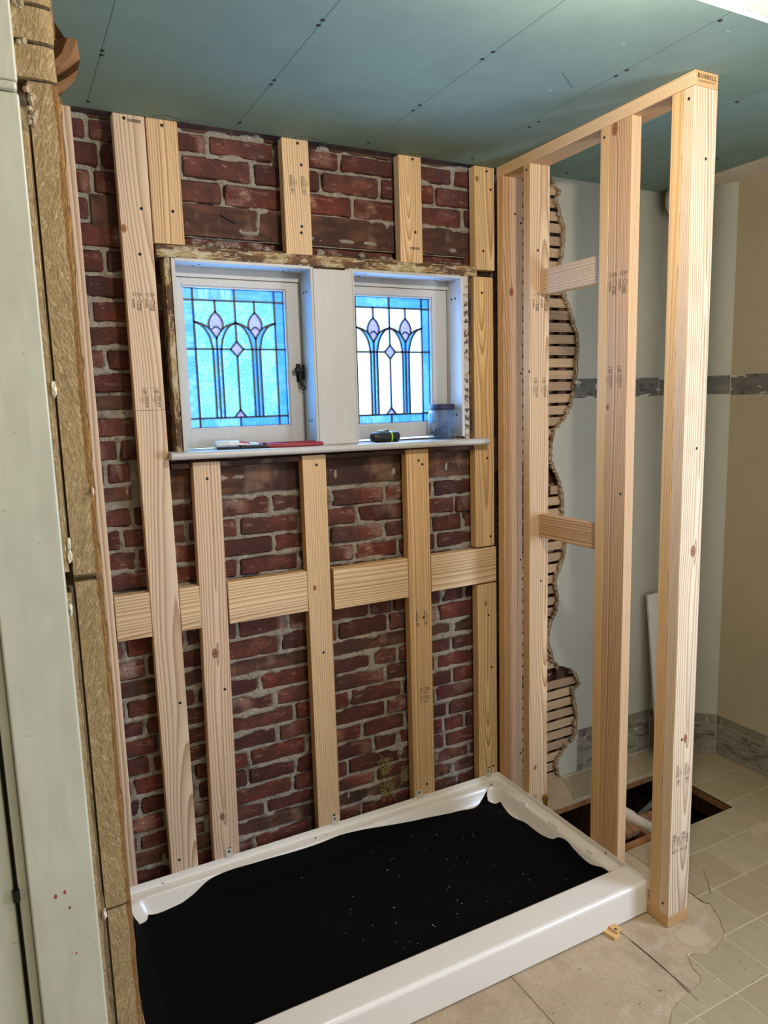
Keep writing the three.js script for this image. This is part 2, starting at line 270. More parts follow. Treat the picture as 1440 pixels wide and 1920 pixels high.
{ const step = 0.0065, X0 = -1.6, X1 = 0.62, Y0 = -0.02, Y1 = 2.6, nx = Math.round((X1 - X0) / step), ny = Math.round((Y1 - Y0) / step), pos = new Float32Array((nx + 1) * (ny + 1) * 3), uv = new Float32Array((nx + 1) * (ny + 1) * 2), idx = [];
  for (let j = 0; j <= ny; j++) {
    const y = Y0 + j * step; let course = null, dy = 1;
    for (const c of jointLines) { const d = Math.min(Math.abs(y - c[0] + 0.006), Math.abs(y - c[1] - 0.006)); if (d < dy) dy = d; if (y > c[0] - 0.007 && y < c[1] + 0.007) course = c; }
    for (let i = 0; i <= nx; i++) {
      const x = X0 + i * step; let dx = 1; if (course) for (const q of course[2]) dx = Math.min(dx, Math.abs(x - q));
      const d = Math.max(0, Math.min(dy, dx) - 0.003), n = fbm(x * 26, y * 26, 33, 3), b = fbm(x * 9, y * 13, 34, 3), f = noise(x * 160, y * 160, 35);
      let z = -0.0615 + (n - 0.5) * 0.008 + (f - 0.5) * 0.002 - sstep(0.6, 0.72, fbm(x * 14, y * 14, 36, 2)) * 0.009;
      z += 0.0125 * sstep(0.5, 0.72, b + 0.06 - d * 26 + (n - 0.5) * 0.3);
      if (d > 0.016) z = Math.min(z, -0.062);
      const k = j * (nx + 1) + i; pos[3 * k] = x; pos[3 * k + 1] = y; pos[3 * k + 2] = z; uv[2 * k] = x * 1.6; uv[2 * k + 1] = y * 1.6;
    }
  }
  for (let j = 0; j < ny; j++) for (let i = 0; i < nx; i++) {
    const x = X0 + (i + 0.5) * step, y = Y0 + (j + 0.5) * step; if (x > OPEN[0] && x < OPEN[1] && y > OPEN[2] && y < OPEN[3]) continue;
    const a = j * (nx + 1) + i, b = a + 1, c = a + nx + 1, d = c + 1; idx.push(a, b, d, a, d, c);
  }
  const g = new THREE.BufferGeometry(); g.setAttribute('position', new THREE.BufferAttribute(pos, 3)); g.setAttribute('uv', new THREE.BufferAttribute(uv, 2)); g.setIndex(idx); g.computeVertexNormals();
  part(wallBack, 'mortar', g, MORTAR).userData = { label: 'grey crumbling mortar between the bricks' };
}
TIMBERS.forEach((t, i) => part(wallBack, 'timber', rboxAt(t[0], t[1], t[2], t[3], ZB - 0.04, ZB - 0.002 + (i < 2 ? 0.003 : 0), 0.003, 1.4), OLDTIMBER[i % 2]).userData = { label: ['dark wooden lintel above the windows', 'wooden timber under the window sill'][i] || 'wooden nailing strip set in the brickwork' });
{ const W = [-1.192, -0.152, 1.515, 2.1], a = -0.32, b = -0.078;
  const ring4 = (q, z0, z1) => [boxAt(-1.75, q[0], -0.5, 2.75, z0, z1), boxAt(q[1], 1.3, -0.5, 2.75, z0, z1), boxAt(q[0], q[1], -0.5, q[2], z0, z1), boxAt(q[0], q[1], q[3], 2.75, z0, z1)];
  part(wallBack, 'outer_brickwork', merge([...ring4(W, -0.142, b), ...ring4([W[0] - 0.2, W[1] + 0.3, W[2] - 0.1, W[3] + 0.15], a, -0.142)]), brickMats[0]); }
{ const n = new THREE.CylinderGeometry(0.0016, 0.0012, 0.05, 8); n.rotateZ(1.15); n.translate(-1.0, 2.243, ZB + 0.006); part(wallBack, 'nail', n, M.screw); const h = new THREE.CylinderGeometry(0.004, 0.004, 0.0015, 10); h.rotateZ(1.15); h.translate(-1.023, 2.253, ZB + 0.006); part(wallBack, 'nail_head', h, M.screw); }
{ // crumbled mortar lying on top of the old window frame
  const r = rng(66), gs = []; for (let i = 0; i < 90; i++) { const x = -1.13 + r() * 1.0; if ((x > -0.85 && x < -0.72) || (x > -0.42 && x < -0.3)) continue; const s = 0.004 + r() * r() * 0.013, g = new THREE.IcosahedronGeometry(s, 1), p = g.attributes.position; for (let k = 0; k < p.count; k++) { const q = 0.75 + 0.5 * hsh(Math.round(p.getX(k) * 9e4), Math.round(p.getY(k) * 9e4), i); p.setXYZ(k, p.getX(k) * q, p.getY(k) * q * 0.8, p.getZ(k) * q); } g.computeVertexNormals(); g.translate(x, 2.147 + s * 0.5, -0.045 + r() * 0.025); gs.push(uvBox(g, 2)); }
  part(wallBack, 'mortar_rubble', merge(gs), MORTAR).userData = { kind: 'stuff', label: 'crumbs of mortar lying on the old window frame' }; }
{ // tufts of yellow insulation caught on the brick
  const yel = std({ color: 0xa89a60, roughness: 1 }), r = rng(31);
  for (const [x, y, s] of [[-0.505, 0.255, 0.042], [-0.50, 0.165, 0.05], [-0.415, 0.2, 0.04], [-0.06, 0.3, 0.02]]) {
    const gs = []; for (let i = 0; i < 60; i++) { const a = [x + (r() - 0.5) * s, y + (r() - 0.5) * s * 1.5, ZB + 0.002], pts = [new THREE.Vector3(...a)]; for (let k = 0; k < 4; k++) { a[0] += (r() - 0.5) * s * 0.5; a[1] += (r() - 0.55) * s * 0.5; a[2] = clamp(a[2] + (r() - 0.35) * 0.009, ZB, ZB + 0.02); pts.push(new THREE.Vector3(...a)); } gs.push(new THREE.TubeGeometry(new THREE.CatmullRomCurve3(pts), 8, 0.0006, 4)); }
    part(wallBack, 'insulation_tuft', merge(gs), yel).userData = { kind: 'stuff', label: 'tuft of yellow insulation fibre stuck to the brick' };
  } }

// ---------------------------------------------------------------- plastered alcove on the other side of the partition
const PL = [[0.264, 2.52], [0.264, 2.499], [0.281, 2.48], [0.302, 2.46], [0.319, 2.45], [0.298, 2.414], [0.315, 2.385], [0.324, 2.348], [0.337, 2.318], [0.335, 2.255], [0.33, 2.204], [0.321, 2.185], [0.331, 2.115], [0.344, 2.064], [0.357, 2.033], [0.38, 1.988], [0.393, 1.949], [0.412, 1.91], [0.417, 1.863], [0.413, 1.803], [0.41, 1.75], [0.401, 1.703], [0.393, 1.663], [0.385, 1.629], [0.367, 1.596], [0.346, 1.562], [0.315, 1.537], [0.293, 1.524], [0.285, 1.484], [0.277, 1.444], [0.277, 1.403], [0.295, 1.367], [0.312, 1.344], [0.327, 1.304], [0.342, 1.256], [0.346, 1.209], [0.343, 1.17], [0.354, 1.098], [0.36, 1.041], [0.355, 1.002], [0.341, 0.964], [0.316, 0.919], [0.306, 0.88], [0.317, 0.822], [0.32, 0.789], [0.307, 0.75], [0.282, 0.713], [0.273, 0.666], [0.268, 0.642], [0.283, 0.59], [0.294, 0.543], [0.325, 0.516], [0.377, 0.497], [0.419, 0.463], [0.447, 0.406], [0.41, 0.384], [0.416, 0.344], [0.427, 0.29], [0.431, 0.237], [0.429, 0.185], [0.408, 0.151], [0.376, 0.137], [0.345, 0.101], [0.329, 0.088], [0.319, 0.056], [0.329, 0.027], [0.335, 0.002]];
const wallAlcove = struct('wall_alcove', 'pale green plaster wall with a ragged broken edge over bare lath');
{ const r = rng(12), pts = []; for (let i = 0; i < PL.length - 1; i++) for (let k = 0; k < 5; k++) { const t = k / 5; pts.push([mix(PL[i][0], PL[i + 1][0], t) + (r() - 0.5) * 0.008, mix(PL[i][1], PL[i + 1][1], t) + (k ? (r() - 0.5) * 0.006 : 0)]); } pts.push(PL[PL.length - 1]);
  const face = (dx, z0, z1, name, mats) => { const s = new THREE.Shape(); pts.forEach((p, i) => { const q = [p[0] + dx + (dx ? (hsh(i, 3, 9) - 0.5) * 0.012 : 0), p[1]]; i ? s.lineTo(...q) : s.moveTo(...q); }); s.lineTo(0.875, 0.002); s.lineTo(0.875, 2.52); s.closePath(); const g = new THREE.ExtrudeGeometry(s, { depth: z1 - z0, bevelEnabled: false }); g.translate(0, 0, z0); uvBox(g, 1); return part(wallAlcove, name, g, mats); };
  face(0, -0.004, 0.0, 'plaster_skim', [WALLGREEN, PLASTEREDGE]);
  face(-0.007, -0.018, -0.0042, 'plaster_base', [PLASTEREDGE, PLASTEREDGE]); }
const scarBand = (par, x0, x1, y0, y1, mat, z = 0.0) => { const g = new RoundedBoxGeometry(x1 - x0, y1 - y0, 0.004, 1, 0.001).translate((x0 + x1) / 2, (y0 + y1) / 2, z), p = g.attributes.position; for (let i = 0; i < p.count; i++) g.attributes.uv.setXY(i, p.getX(i) / 1.2, (p.getY(i) - y0) / (y1 - y0)); return part(par, 'stained_band', g, mat); };
{ const wood = [0xcfc0b0, 0xc0b2a4, 0xd8cab8].map(color => std({ map: EDGE[0], color, roughness: 0.95 }));
  const r = rng(45); let n = 0;
  for (let y = 2.478; y > 0.0; y -= 0.0472) {                         // laths nailed across the studs behind the plaster
    const y1 = y - 0.006, y0 = y - 0.041; let x0 = 0.06, x1 = 0.5;
    if (y < 1.41 && y > 1.03) x0 = y > 1.3 ? 0.42 : 0.245 + r() * 0.045; if (y < 0.512 && y > 0.45) x0 = 0.4 + (y < 0.48 ? 0.02 : 0);
    const g = rbox(x1 - x0, y1 - y0, 0.008, 0.0015, 1, 1), uv = g.attributes.uv, p = g.attributes.position; for (let i = 0; i < p.count; i++) uv.setXY(i, p.getY(i) / 0.15 + n * 0.13, p.getX(i) / 1.2 + n * 0.31);
    part(wallAlcove, 'lath', g, wood[n % 3], [(x0 + x1) / 2, (y0 + y1) / 2 + (r() - 0.5) * 0.003, -0.0235 + (r() - 0.5) * 0.002], [0, 0, (r() - 0.5) * 0.012]); n++;
  }
  part(wallAlcove, 'furring_strip', boxAt(0.335, 0.375, 0, 2.48, -0.052, -0.0285, 1), OLDTIMBER[1]);
  part(wallAlcove, 'furring_strip', boxAt(0.06, 0.1, 0, 2.48, -0.052, -0.0285, 1), OLDTIMBER[0]);
}
{ const r = rng(81), gs = []; for (let i = 0; i < 150; i++) { const q = PL[1 + Math.floor(r() * (PL.length - 2))], s = 0.002 + r() * 0.006, g = new THREE.IcosahedronGeometry(s, 0); g.translate(q[0] - 0.004 + (r() - 0.5) * 0.012, q[1] + (r() - 0.5) * 0.03, -0.012 + r() * 0.009); gs.push(uvBox(g, 3)); }
  part(wallAlcove, 'plaster_crumbs', merge(gs), PLASTEREDGE).userData = { kind: 'stuff', label: 'crumbling plaster along the broken edge' }; }
scarBand(wallAlcove, 0.43, 0.872, 0.0, 0.155, SCAR); part(wallAlcove, 'moulding_scar', boxAt(0.435, 0.872, 0.157, 0.195, -0.001, 0.001, 0.8), std({ map: SCAR.map, color: 0xe8e6dc, roughness: 0.9 }));  // lighter stained strip left where the baseboard cap was removed
scarBand(wallAlcove, 0.395, 0.872, 1.65, 1.728, RAILSCAR);
const wallCorner = struct('wall_corner', 'narrow slanted plaster wall closing the alcove corner', [0.875, 0, 0]);
{ const L = Math.hypot(0.205, 0.205), g = new THREE.Group(); g.rotation.y = -Math.PI / 4; g.name = 'slanted_plaster'; wallCorner.add(g);
  part(g, 'plaster', boxAt(0, L, 0, 2.52, -0.12, 0), WALLGREEN);
  scarBand(g, 0.003, L - 0.003, 0.0, 0.155, SCAR); part(g, 'moulding_scar', boxAt(0.003, L - 0.003, 0.157, 0.195, -0.001, 0.0012, 0.8), std({ map: SCAR.map, color: 0xe8e6dc, roughness: 0.9 }));  // bands and pale strip are stains left by the removed trim
  scarBand(g, 0.003, L - 0.003, 1.65, 1.728, RAILSCAR); }
const XR = 1.08;
const wallRight = struct('wall_right', 'tan plaster side wall with stained bands where trim was removed');
{ const w0 = 1.9, w1 = 2.8, s = 0.8, t = 1.75;                      // its window, out of view, lets in the daylight
  part(wallRight, 'plaster', merge([boxAt(XR, XR + 0.15, -0.03, 2.6, 0.1, w0), boxAt(XR, XR + 0.15, -0.03, 2.6, w1, 3.4), boxAt(XR, XR + 0.15, -0.03, s, w0, w1), boxAt(XR, XR + 0.15, t, 2.6, w0, w1)]), WALLTAN);
  const b = new THREE.Group(); b.name = 'stained_bands'; b.position.set(XR, 0, 0.207); b.rotation.y = -Math.PI / 2; wallRight.add(b);
  scarBand(b, 0, 1.1, 0.012, 0.155, SCAR); part(b, 'moulding_scar', boxAt(0, 1.1, 0.157, 0.195, -0.001, 0.0012, 0.8), std({ map: SCAR.map, color: 0xe8e6dc, roughness: 0.9 }));  // paler stain of the baseboard cap above the dirty band
  scarBand(b, 0, 1.1, 1.645, 1.728, RAILSCAR);
  const win = struct('window_3', 'plain sash window in the side wall');
  const f = []; for (const z of [w0, (w0 + w1) / 2 - 0.02, w1 - 0.04]) f.push(boxAt(XR + 0.05, XR + 0.09, s, t, z, z + 0.04)); f.push(boxAt(XR + 0.05, XR + 0.09, s, s + 0.04, w0, w1), boxAt(XR + 0.05, XR + 0.09, t - 0.04, t, w0, w1));
  part(win, 'sash', merge(f), M.white); part(win, 'pane', boxAt(XR + 0.069, XR + 0.072, s, t, w0, w1), phys({ color: 0xffffff, transmission: 1, thickness: 0, roughness: 0.05, ior: 1.45 }));
  const day = new THREE.RectAreaLight(DAY.color, DAY.power, w1 - w0 - 0.06, t - s - 0.06); day.position.set(XR + 0.04, (s + t) / 2, (w0 + w1) / 2); day.lookAt(XR - 1, (s + t) / 2, (w0 + w1) / 2); scene.add(day); day.name = 'daylight'; }
const wallFront = struct('wall_front', 'painted wall behind the camera'); part(wallFront, 'plaster', boxAt(-3.2, XR + 0.15, -0.03, 2.6, 3.3, 3.45), ROOMWALL);
const wallSide = struct('wall_far_left', 'painted wall at the far side of the room'); part(wallSide, 'plaster', boxAt(-3.2, -3.05, -0.03, 2.6, 0.9, 3.4), ROOMWALL);

// ---------------------------------------------------------------- ceiling
const ceiling = struct('ceiling', 'old off-white plaster ceiling');
part(ceiling, 'plaster', boxAt(-3.2, XR + 0.15, H + 0.0135, H + 0.12, 0.0, 3.4), CEILWHITE);
{ const X0 = -1.57, X1 = 0.85, Z0 = 0.0, Z1 = 1.117;
  const map = canvasTex(2048, 1024, (c, w, h) => {
    const im = c.createImageData(w, h), d = im.data;
    for (let j = 0; j < h; j++) for (let i = 0; i < w; i++) { const n = fbm(i / 90, j / 60, 101, 3) - 0.5, s = noise(i / 3, j / 90, 102) - 0.5, k = 1 + n * 0.07 + s * 0.03, q = (j * w + i) * 4; d[q] = 117 * k; d[q + 1] = 139 * k; d[q + 2] = 126 * k; d[q + 3] = 255; }
    c.putImageData(im, 0, 0);
    c.strokeStyle = 'rgba(40,48,50,0.75)'; c.lineWidth = 1.5;
    const X = x => (x - X0) / (X1 - X0) * w, Z = z => (z - Z0) / (Z1 - Z0) * h;
    for (const [x, a, b] of [[-1.408, 0.04, 1.1], [-0.984, 0.03, 1.1], [-0.546, 0.2, 1.117], [-0.166, 0.3, 1.117], [0.29, 0.1, 1.1], [0.7, 0.1, 1.1]]) { c.beginPath(); c.moveTo(X(x), Z(a)); c.lineTo(X(x), Z(b)); c.stroke(); }
    c.strokeStyle = 'rgba(60,70,72,0.5)'; c.lineWidth = 4; c.beginPath(); c.moveTo(X(-0.31), Z(0.72)); c.lineTo(X(-0.22), Z(0.66)); c.stroke();
    c.fillStyle = 'rgba(210,222,220,0.5)'; for (const [x, z] of [[-0.28, 0.9], [-0.1, 1.05], [-0.27, 0.62]]) c.fillRect(X(x), Z(z), 9, 3);
  });
  const dp = thing('drywall_panel', 'new blue-green moisture-resistant drywall sheet screwed across the ceiling', 'drywall', [0, 0, 0]);
  const g = new THREE.BoxGeometry(X1 - X0, 0.0125, Z1 - Z0); g.translate((X0 + X1) / 2, H + 0.00625, (Z0 + Z1) / 2);
  const p = g.attributes.position, uv = g.attributes.uv; for (let i = 0; i < p.count; i++) uv.setXY(i, (p.getX(i) - X0) / (X1 - X0), 1 - (p.getZ(i) - Z0) / (Z1 - Z0));
  const edge = std({ color: 0xb6d2c2, roughness: 0.9 }), face = std({ map, roughness: 0.85 });
  part(dp, 'sheet', g, [edge, edge, face, face, edge, edge]);
  for (const [x, z] of [[-1.406, 0.369], [-1.405, 0.345], [-1.406, 0.05], [-0.985, 0.71], [-0.985, 0.685], [-0.983, 0.38], [-0.983, 0.352], [-0.982, 0.063], [-0.547, 0.742], [-0.549, 0.7], [-0.547, 0.349], [-0.549, 0.39], [-0.158, 1.079], [-0.164, 0.803], [-0.164, 0.765], [-0.144, 0.379], [-0.146, 0.426], [-0.55, 0.06], [-0.14, 0.06], [0.29, 0.06], [0.29, 0.42], [0.3, 0.78], [0.33, 0.6], [0.7, 0.06], [0.7, 0.4]]) screw(dp, x, H - 0.0002, z, '-y', 1.15);
}
// the lamp of the room: a flush glass dome on the old ceiling, just out of view
{ const l = thing('ceiling_light', 'round flush ceiling light with a white glass dome', 'lamp', [LAMP.x, H + 0.0135, LAMP.z]);
  part(l, 'base', new THREE.CylinderGeometry(0.085, 0.09, 0.016, 32), M.white, [0, -0.008, 0]);
  const dome = new THREE.LatheGeometry(Array.from({ length: 14 }, (_, i) => { const a = i / 13 * Math.PI / 2; return new THREE.Vector2(Math.max(0.0001, 0.08 * Math.sin(a)), -0.016 - 0.125 * Math.cos(a)); }), 32);
  part(l, 'lamp_dome', dome, std({ color: 0xffffff, emissive: LAMP.color, emissiveIntensity: 8, side: THREE.DoubleSide }));
const p = new THREE.PointLight(LAMP.color, LAMP.power, 0, 2); p.position.set(0, LAMP.y - H - 0.0135, 0); p.shadow.radius = 1.6; p.castShadow = true; p.name = 'lamp'; l.add(p); }
// ---------------------------------------------------------------- floor
const floor = struct('floor', 'stripped bathroom floor, tan underlayment and old vinyl tile');
const UNDER = std({
  roughness: 0.85, bumpMap: tex(512, 512, (u, v) => 255 * fbm(u * 26, v * 26, 111, 4), false), bumpScale: 0.0015,
  map: tex(1024, 1024, (u, v) => {
    const n = fbm(u * 6, v * 6, 112, 4), m = fbm(u * 17 + v * 4, v * 12, 113, 4), g = noise(u * 330, v * 330, 114);
    let c = mix3([160, 139, 109], [188, 167, 137], n); c = mix3(c, [147, 126, 101], sstep(0.48, 0.75, m) * 0.4); c = mix3(c, [190, 178, 156], sstep(0.58, 0.8, fbm(u * 22, v * 30, 115, 4)) * 0.35); const kk = 0.95 + g * 0.1; c = [c[0] * kk, c[1] * kk, c[2] * kk];
    if (g > 0.965) c = [96, 78, 62]; return c;
  }),
});
const VINYL = [0xffffff, 0xf2efe6, 0xf7f7f2].map(color => std({ color, roughness: 0.45, map: VINYLMAP() }));
function VINYLMAP() { if (!VINYLMAP.t) VINYLMAP.t = tex(512, 512, (u, v) => { const g = noise(u * 260, v * 260, 121), n = fbm(u * 20, v * 20, 122, 3); return mix3([153, 138, 108], [175, 160, 130], g * 0.55 + n * 0.45); }); return VINYLMAP.t; }
const GROUT = std({ color: 0xbdb092, roughness: 0.7 }), PLY = std({ map: EDGE[1], color: 0x9a7f62, roughness: 0.9 });
const HOLE = [-0.12, 0.767, 0.18, 0.535];
{ // boards of the subfloor, with the cut-out for the pipes
  const z0 = -0.078, z1 = 3.4, mk = (a, b, c, d) => boxAt(a, b, -0.034, -0.0105, c, d, 1);
  part(floor, 'subfloor', merge([mk(-3.2, XR + 0.15, z0, HOLE[2]), mk(-3.2, HOLE[0], HOLE[2], HOLE[3]), mk(HOLE[1], XR + 0.15, HOLE[2], HOLE[3]), mk(-3.2, XR + 0.15, HOLE[3], z1)]), PLY);
  const sx = [-3.2, -1.35, -0.542, -0.1375, XR + 0.14];
  for (let i = 0; i < 4; i++) for (const [c, d] of [[z0, HOLE[2]], [HOLE[2], HOLE[3]], [HOLE[3], 1.9], [1.9, z1]]) {
    let a = sx[i] + 0.0012, b = sx[i + 1] - 0.0012; if (c === HOLE[2]) { if (a > HOLE[0]) a = Math.max(a, HOLE[1]); else b = Math.min(b, HOLE[0]); }
    if (b - a > 0.02) part(floor, 'underlayment_panel', boxAt(a, b, -0.0105, 0, c, d === 1.9 ? d - 0.002 : d, 0.8), UNDER);
  } }
const VP = [[0.338, 0.004], [0.30, 0.1], [0.285, 0.139], [0.25, 0.18], [HOLE[1], 0.18], [HOLE[1], 0.535], [0.185, 0.535], [0.187, 0.637], [0.195, 0.719], [0.199, 0.8], [0.196, 0.859], [0.208, 0.875], [0.177, 0.934], [0.147, 0.972], [0.105, 1.0], [0.021, 1.02], [-0.019, 0.99], [-0.033, 0.984], [-0.063, 1.027], [-0.07, 1.062], [-0.089, 1.08], [-0.147, 1.089], [-0.194, 1.094], [-0.239, 1.109], [-0.274, 1.134], [-0.34, 1.3], [-0.36, 1.7], [XR - 0.002, 1.7], [XR - 0.002, 0.21], [0.88, 0.01], [0.875, 0.004]];
function clipRect(poly, x0, x1, z0, z1) {
  const cut = (p, inside, cross) => { const o = []; for (let i = 0; i < p.length; i++) { const a = p[i], b = p[(i + 1) % p.length], ia = inside(a), ib = inside(b); if (ia) o.push(a); if (ia !== ib) o.push(cross(a, b)); } return o; };
  const atX = x => (a, b) => [x, a[1] + (b[1] - a[1]) * (x - a[0]) / (b[0] - a[0])], atZ = z => (a, b) => [a[0] + (b[0] - a[0]) * (z - a[1]) / (b[1] - a[1]), z];
  let p = cut(poly, q => q[0] >= x0, atX(x0)); if (p.length) p = cut(p, q => q[0] <= x1, atX(x1)); if (p.length) p = cut(p, q => q[1] >= z0, atZ(z0)); if (p.length) p = cut(p, q => q[1] <= z1, atZ(z1)); return p;
}
const area = p => Math.abs(p.reduce((s, a, i) => { const b = p[(i + 1) % p.length]; return s + a[0] * b[1] - b[0] * a[1]; }, 0) / 2);
function slab(p, y0, y1, s = 1) { const sh = new THREE.Shape(p.map(q => new THREE.Vector2(q[0], -q[1]))), g = new THREE.ExtrudeGeometry(sh, { depth: y1 - y0, bevelEnabled: false }); g.rotateX(-Math.PI / 2); g.translate(0, y0, 0); return uvBox(g, s); }
{ const r = rng(19), jag = []; VP.forEach((a, i) => { const b = VP[(i + 1) % VP.length], L = Math.hypot(a[0] - b[0], a[1] - b[1]), rough = i < 3 || (i >= 6 && i < 26); jag.push(a); if (rough) for (let k = 1; k < Math.floor(L / 0.012); k++) { const t = k / Math.floor(L / 0.012); jag.push([mix(a[0], b[0], t) + (r() - 0.5) * 0.005, mix(a[1], b[1], t) + (r() - 0.5) * 0.005]); } });
  part(floor, 'vinyl_backing', slab(jag, 0, 0.0012), GROUT);
  const px = 0.1578, pz = 0.1625, g = 0.0022; let n = 0;
  for (let i = -3; i < 8; i++) for (let j = -2; j < 9; j++) { const x0 = -0.035 + i * px, z0 = 0.341 + j * pz, p = clipRect(jag, x0 + g, x0 + px - g, z0 + g, z0 + pz - g); if (p.length < 3 || area(p) < 0.00015) continue; part(floor, 'vinyl_tile', slab(p, 0.0012, 0.0021, 2.2), VINYL[Math.floor(r() * 3)]); n++; }
  console.log('tiles', n);
  // patches of old adhesive and a torn place in the vinyl
  const blob = (cx, cz, rx, rz, s) => Array.from({ length: 22 }, (_, k) => { const a = k / 22 * 6.283, q = 0.7 + 0.5 * noise(Math.cos(a) * 2 + 5, Math.sin(a) * 2 + 5, s); return [cx + Math.cos(a) * rx * q, cz + Math.sin(a) * rz * q]; });
  part(floor, 'adhesive_patch', slab(blob(0.035, 0.945, 0.055, 0.04, 3), 0, 0.0008), std({ color: 0xb2a385, roughness: 0.9 }));
  part(floor, 'torn_patch', slab(blob(0.735, 0.705, 0.07, 0.05, 6), 0.0021, 0.0027, 1), UNDER);
  const bits = []; for (let i = 0; i < 34; i++) { const b = new THREE.BoxGeometry(0.0015 + r() * r() * 0.009, 0.0008, 0.0008 + r() * 0.0016); b.rotateY(r() * 3); b.translate(-0.75 + r() * 0.95, 0.0026, 0.84 + r() * 0.35); bits.push(b); }
  part(floor, 'floor_debris', merge(bits), std({ color: 0x5a4838, roughness: 0.9 })).userData = { kind: 'stuff', label: 'splinters and crumbs scattered on the floor' };
  const cr = []; for (const pts of [[[0.19, 0.64], [0.2, 0.7], [0.205, 0.75]], [[0.199, 0.8], [0.197, 0.859], [0.21, 0.874]], [[0.335, 0.745], [0.29, 0.8], [0.25, 0.84]], [[-0.137, 0.868], [-0.138, 1.0], [-0.15, 1.121]]]) cr.push(new THREE.TubeGeometry(new THREE.CatmullRomCurve3(pts.map(q => new THREE.Vector3(q[0], 0.0018, q[1]))), 12, 0.0011, 4));
  part(floor, 'crack', merge(cr), std({ color: 0x2e241c, roughness: 1 }));
}
{ // the space under the floor
  const cav = struct('floor_cavity', 'dark crawl space seen through the cut in the floor'); const soil = std({ color: 0x75604a, roughness: 1 }), stone = std({ color: 0x83786a, roughness: 1 });
  part(cav, 'soil', boxAt(-1.5, 2.5, -1.42, -1.4, -0.1, 2.6), soil);
  part(cav, 'foundation', merge([boxAt(-1.52, -1.5, -1.4, -0.036, -0.1, 2.6), boxAt(2.5, 2.52, -1.4, -0.036, -0.1, 2.6), boxAt(-1.5, 2.5, -1.4, -0.036, -0.12, -0.1), boxAt(-1.5, 2.5, -1.4, -0.036, 2.6, 2.62), boxAt(XR + 0.16, 2.5, -0.036, -0.02, -0.1, 2.6)]), stone);
  for (const [a, b] of [[0.02, 0.06], [0.42, 0.46], [0.98, 1.02]]) part(cav, 'joist', boxAt(a, b, -0.25, -0.075, -0.08, 2.5), std({ map: EDGE[0], color: 0xa08468, roughness: 1 }));
  part(cav, 'old_board', boxAt(0.3, 0.62, -0.095, -0.073, 0.30, 0.375), std({ map: EDGE[0], color: 0xa8876a, roughness: 1 }));
  part(cav, 'old_board', boxAt(0.1, 0.42, -0.06, -0.038, 0.455, 0.53), std({ map: EDGE[2], color: 0xb08c6c, roughness: 1 }));
  const pvc = thing('drain_pipe', 'white plastic drain pipe under the floor opening', 'pipe', [0.44, -0.09, 0.33]);
  const a = new THREE.Vector3(-0.005, 0.03, -0.045), b = new THREE.Vector3(0.06, 0.0, 0.2), cyl = (p, q, r0) => { const d = q.clone().sub(p), g = new THREE.CylinderGeometry(r0, r0, d.length(), 20); g.applyQuaternion(new THREE.Quaternion().setFromUnitVectors(new THREE.Vector3(0, 1, 0), d.normalize())); g.translate((p.x + q.x) / 2, (p.y + q.y) / 2, (p.z + q.z) / 2); return g; };
  const pm = std({ color: 0xd4c9b2, roughness: 0.4 }); part(pvc, 'pipe', cyl(a, b, 0.024), pm); part(pvc, 'coupling', cyl(a.clone().lerp(b, -0.02), a.clone().lerp(b, 0.12), 0.029), pm);
  const sup = thing('supply_pipe', 'thin grey water pipe crossing the floor opening', 'pipe', [0, 0, 0]); part(sup, 'pipe', cyl(new THREE.Vector3(0.33, -0.15, 0.30), new THREE.Vector3(0.95, -0.09, 0.14), 0.012), std({ color: 0x6c6a66, roughness: 0.5 }));
  [[0.045, 0.02, 0.245, 'brass pipe fitting at the foot of the stud nearest the brick'], [0.1, -0.02, 0.455, 'brass pipe fitting in the gap beside the doubled stud']].forEach(([x, y, z, lab]) => {
    const f = thing('brass_fitting', lab, 'fitting', [x, y, z]), br = std({ color: 0xa8823c, metalness: 0.85, roughness: 0.35 });
    part(f, 'nut', new THREE.CylinderGeometry(0.0115, 0.0115, 0.014, 6), br, [0, 0.085, 0]); part(f, 'thread', new THREE.LatheGeometry(Array.from({ length: 17 }, (_, i) => new THREE.Vector2(0.008 + (i % 2) * 0.0014, 0.03 + i * 0.003)), 16), br); part(f, 'cap', new THREE.CylinderGeometry(0.0095, 0.0095, 0.008, 16), br, [0, 0.096, 0]); part(f, 'tail', new THREE.CylinderGeometry(0.007, 0.007, 0.1, 12), br, [0, -0.02, 0]);
  });
}

// ---------------------------------------------------------------- furring lumber on the brick wall
const FUR = 'new furring lumber on the brick wall';
function furring(name, label, lo, hi, opt, screws = []) {
  const t = thing(name, label, 'lumber', [(lo[0] + hi[0]) / 2, lo[1], -0.019], FUR), P = t.position;
  const b = board(t, opt.axis === 'x' ? 'block' : 'stud', [lo[0] - P.x, 0, lo[2] - P.z], [hi[0] - P.x, hi[1] - lo[1], hi[2] - P.z], opt);
  for (const [x, y] of screws) screw(t, x - P.x, y - P.y, 0.0188); t.userData.at = undefined; delete t.userData.at; if (opt.lean) t.rotation.z = opt.lean; return t;
}
const Zs = [-0.038, 0], st = (n, l, x0, x1, y0, y1, o, s) => furring(n, l, [x0, y0, Zs[0]], [x1, y1, Zs[1]], o, s);
st('furring_stud', 'full-height pale furring stud in the corner beside the rough old boards', -1.534, -1.447, 0, H, { wood: 4, edge: 0, tint: 0xf6ece4, across: 0.05 });
const s1 = st('furring_stud', 'full-height furring stud left of the windows with two printed stamps', -1.338, -1.249, 0, H, { wood: 0, edge: 1, tint: 0xf8eee4 }, [[-1.306, 2.485], [-1.276, 2.24], [-1.29, 2.11], [-1.27, 0.705], [-1.31, 0.16]]);
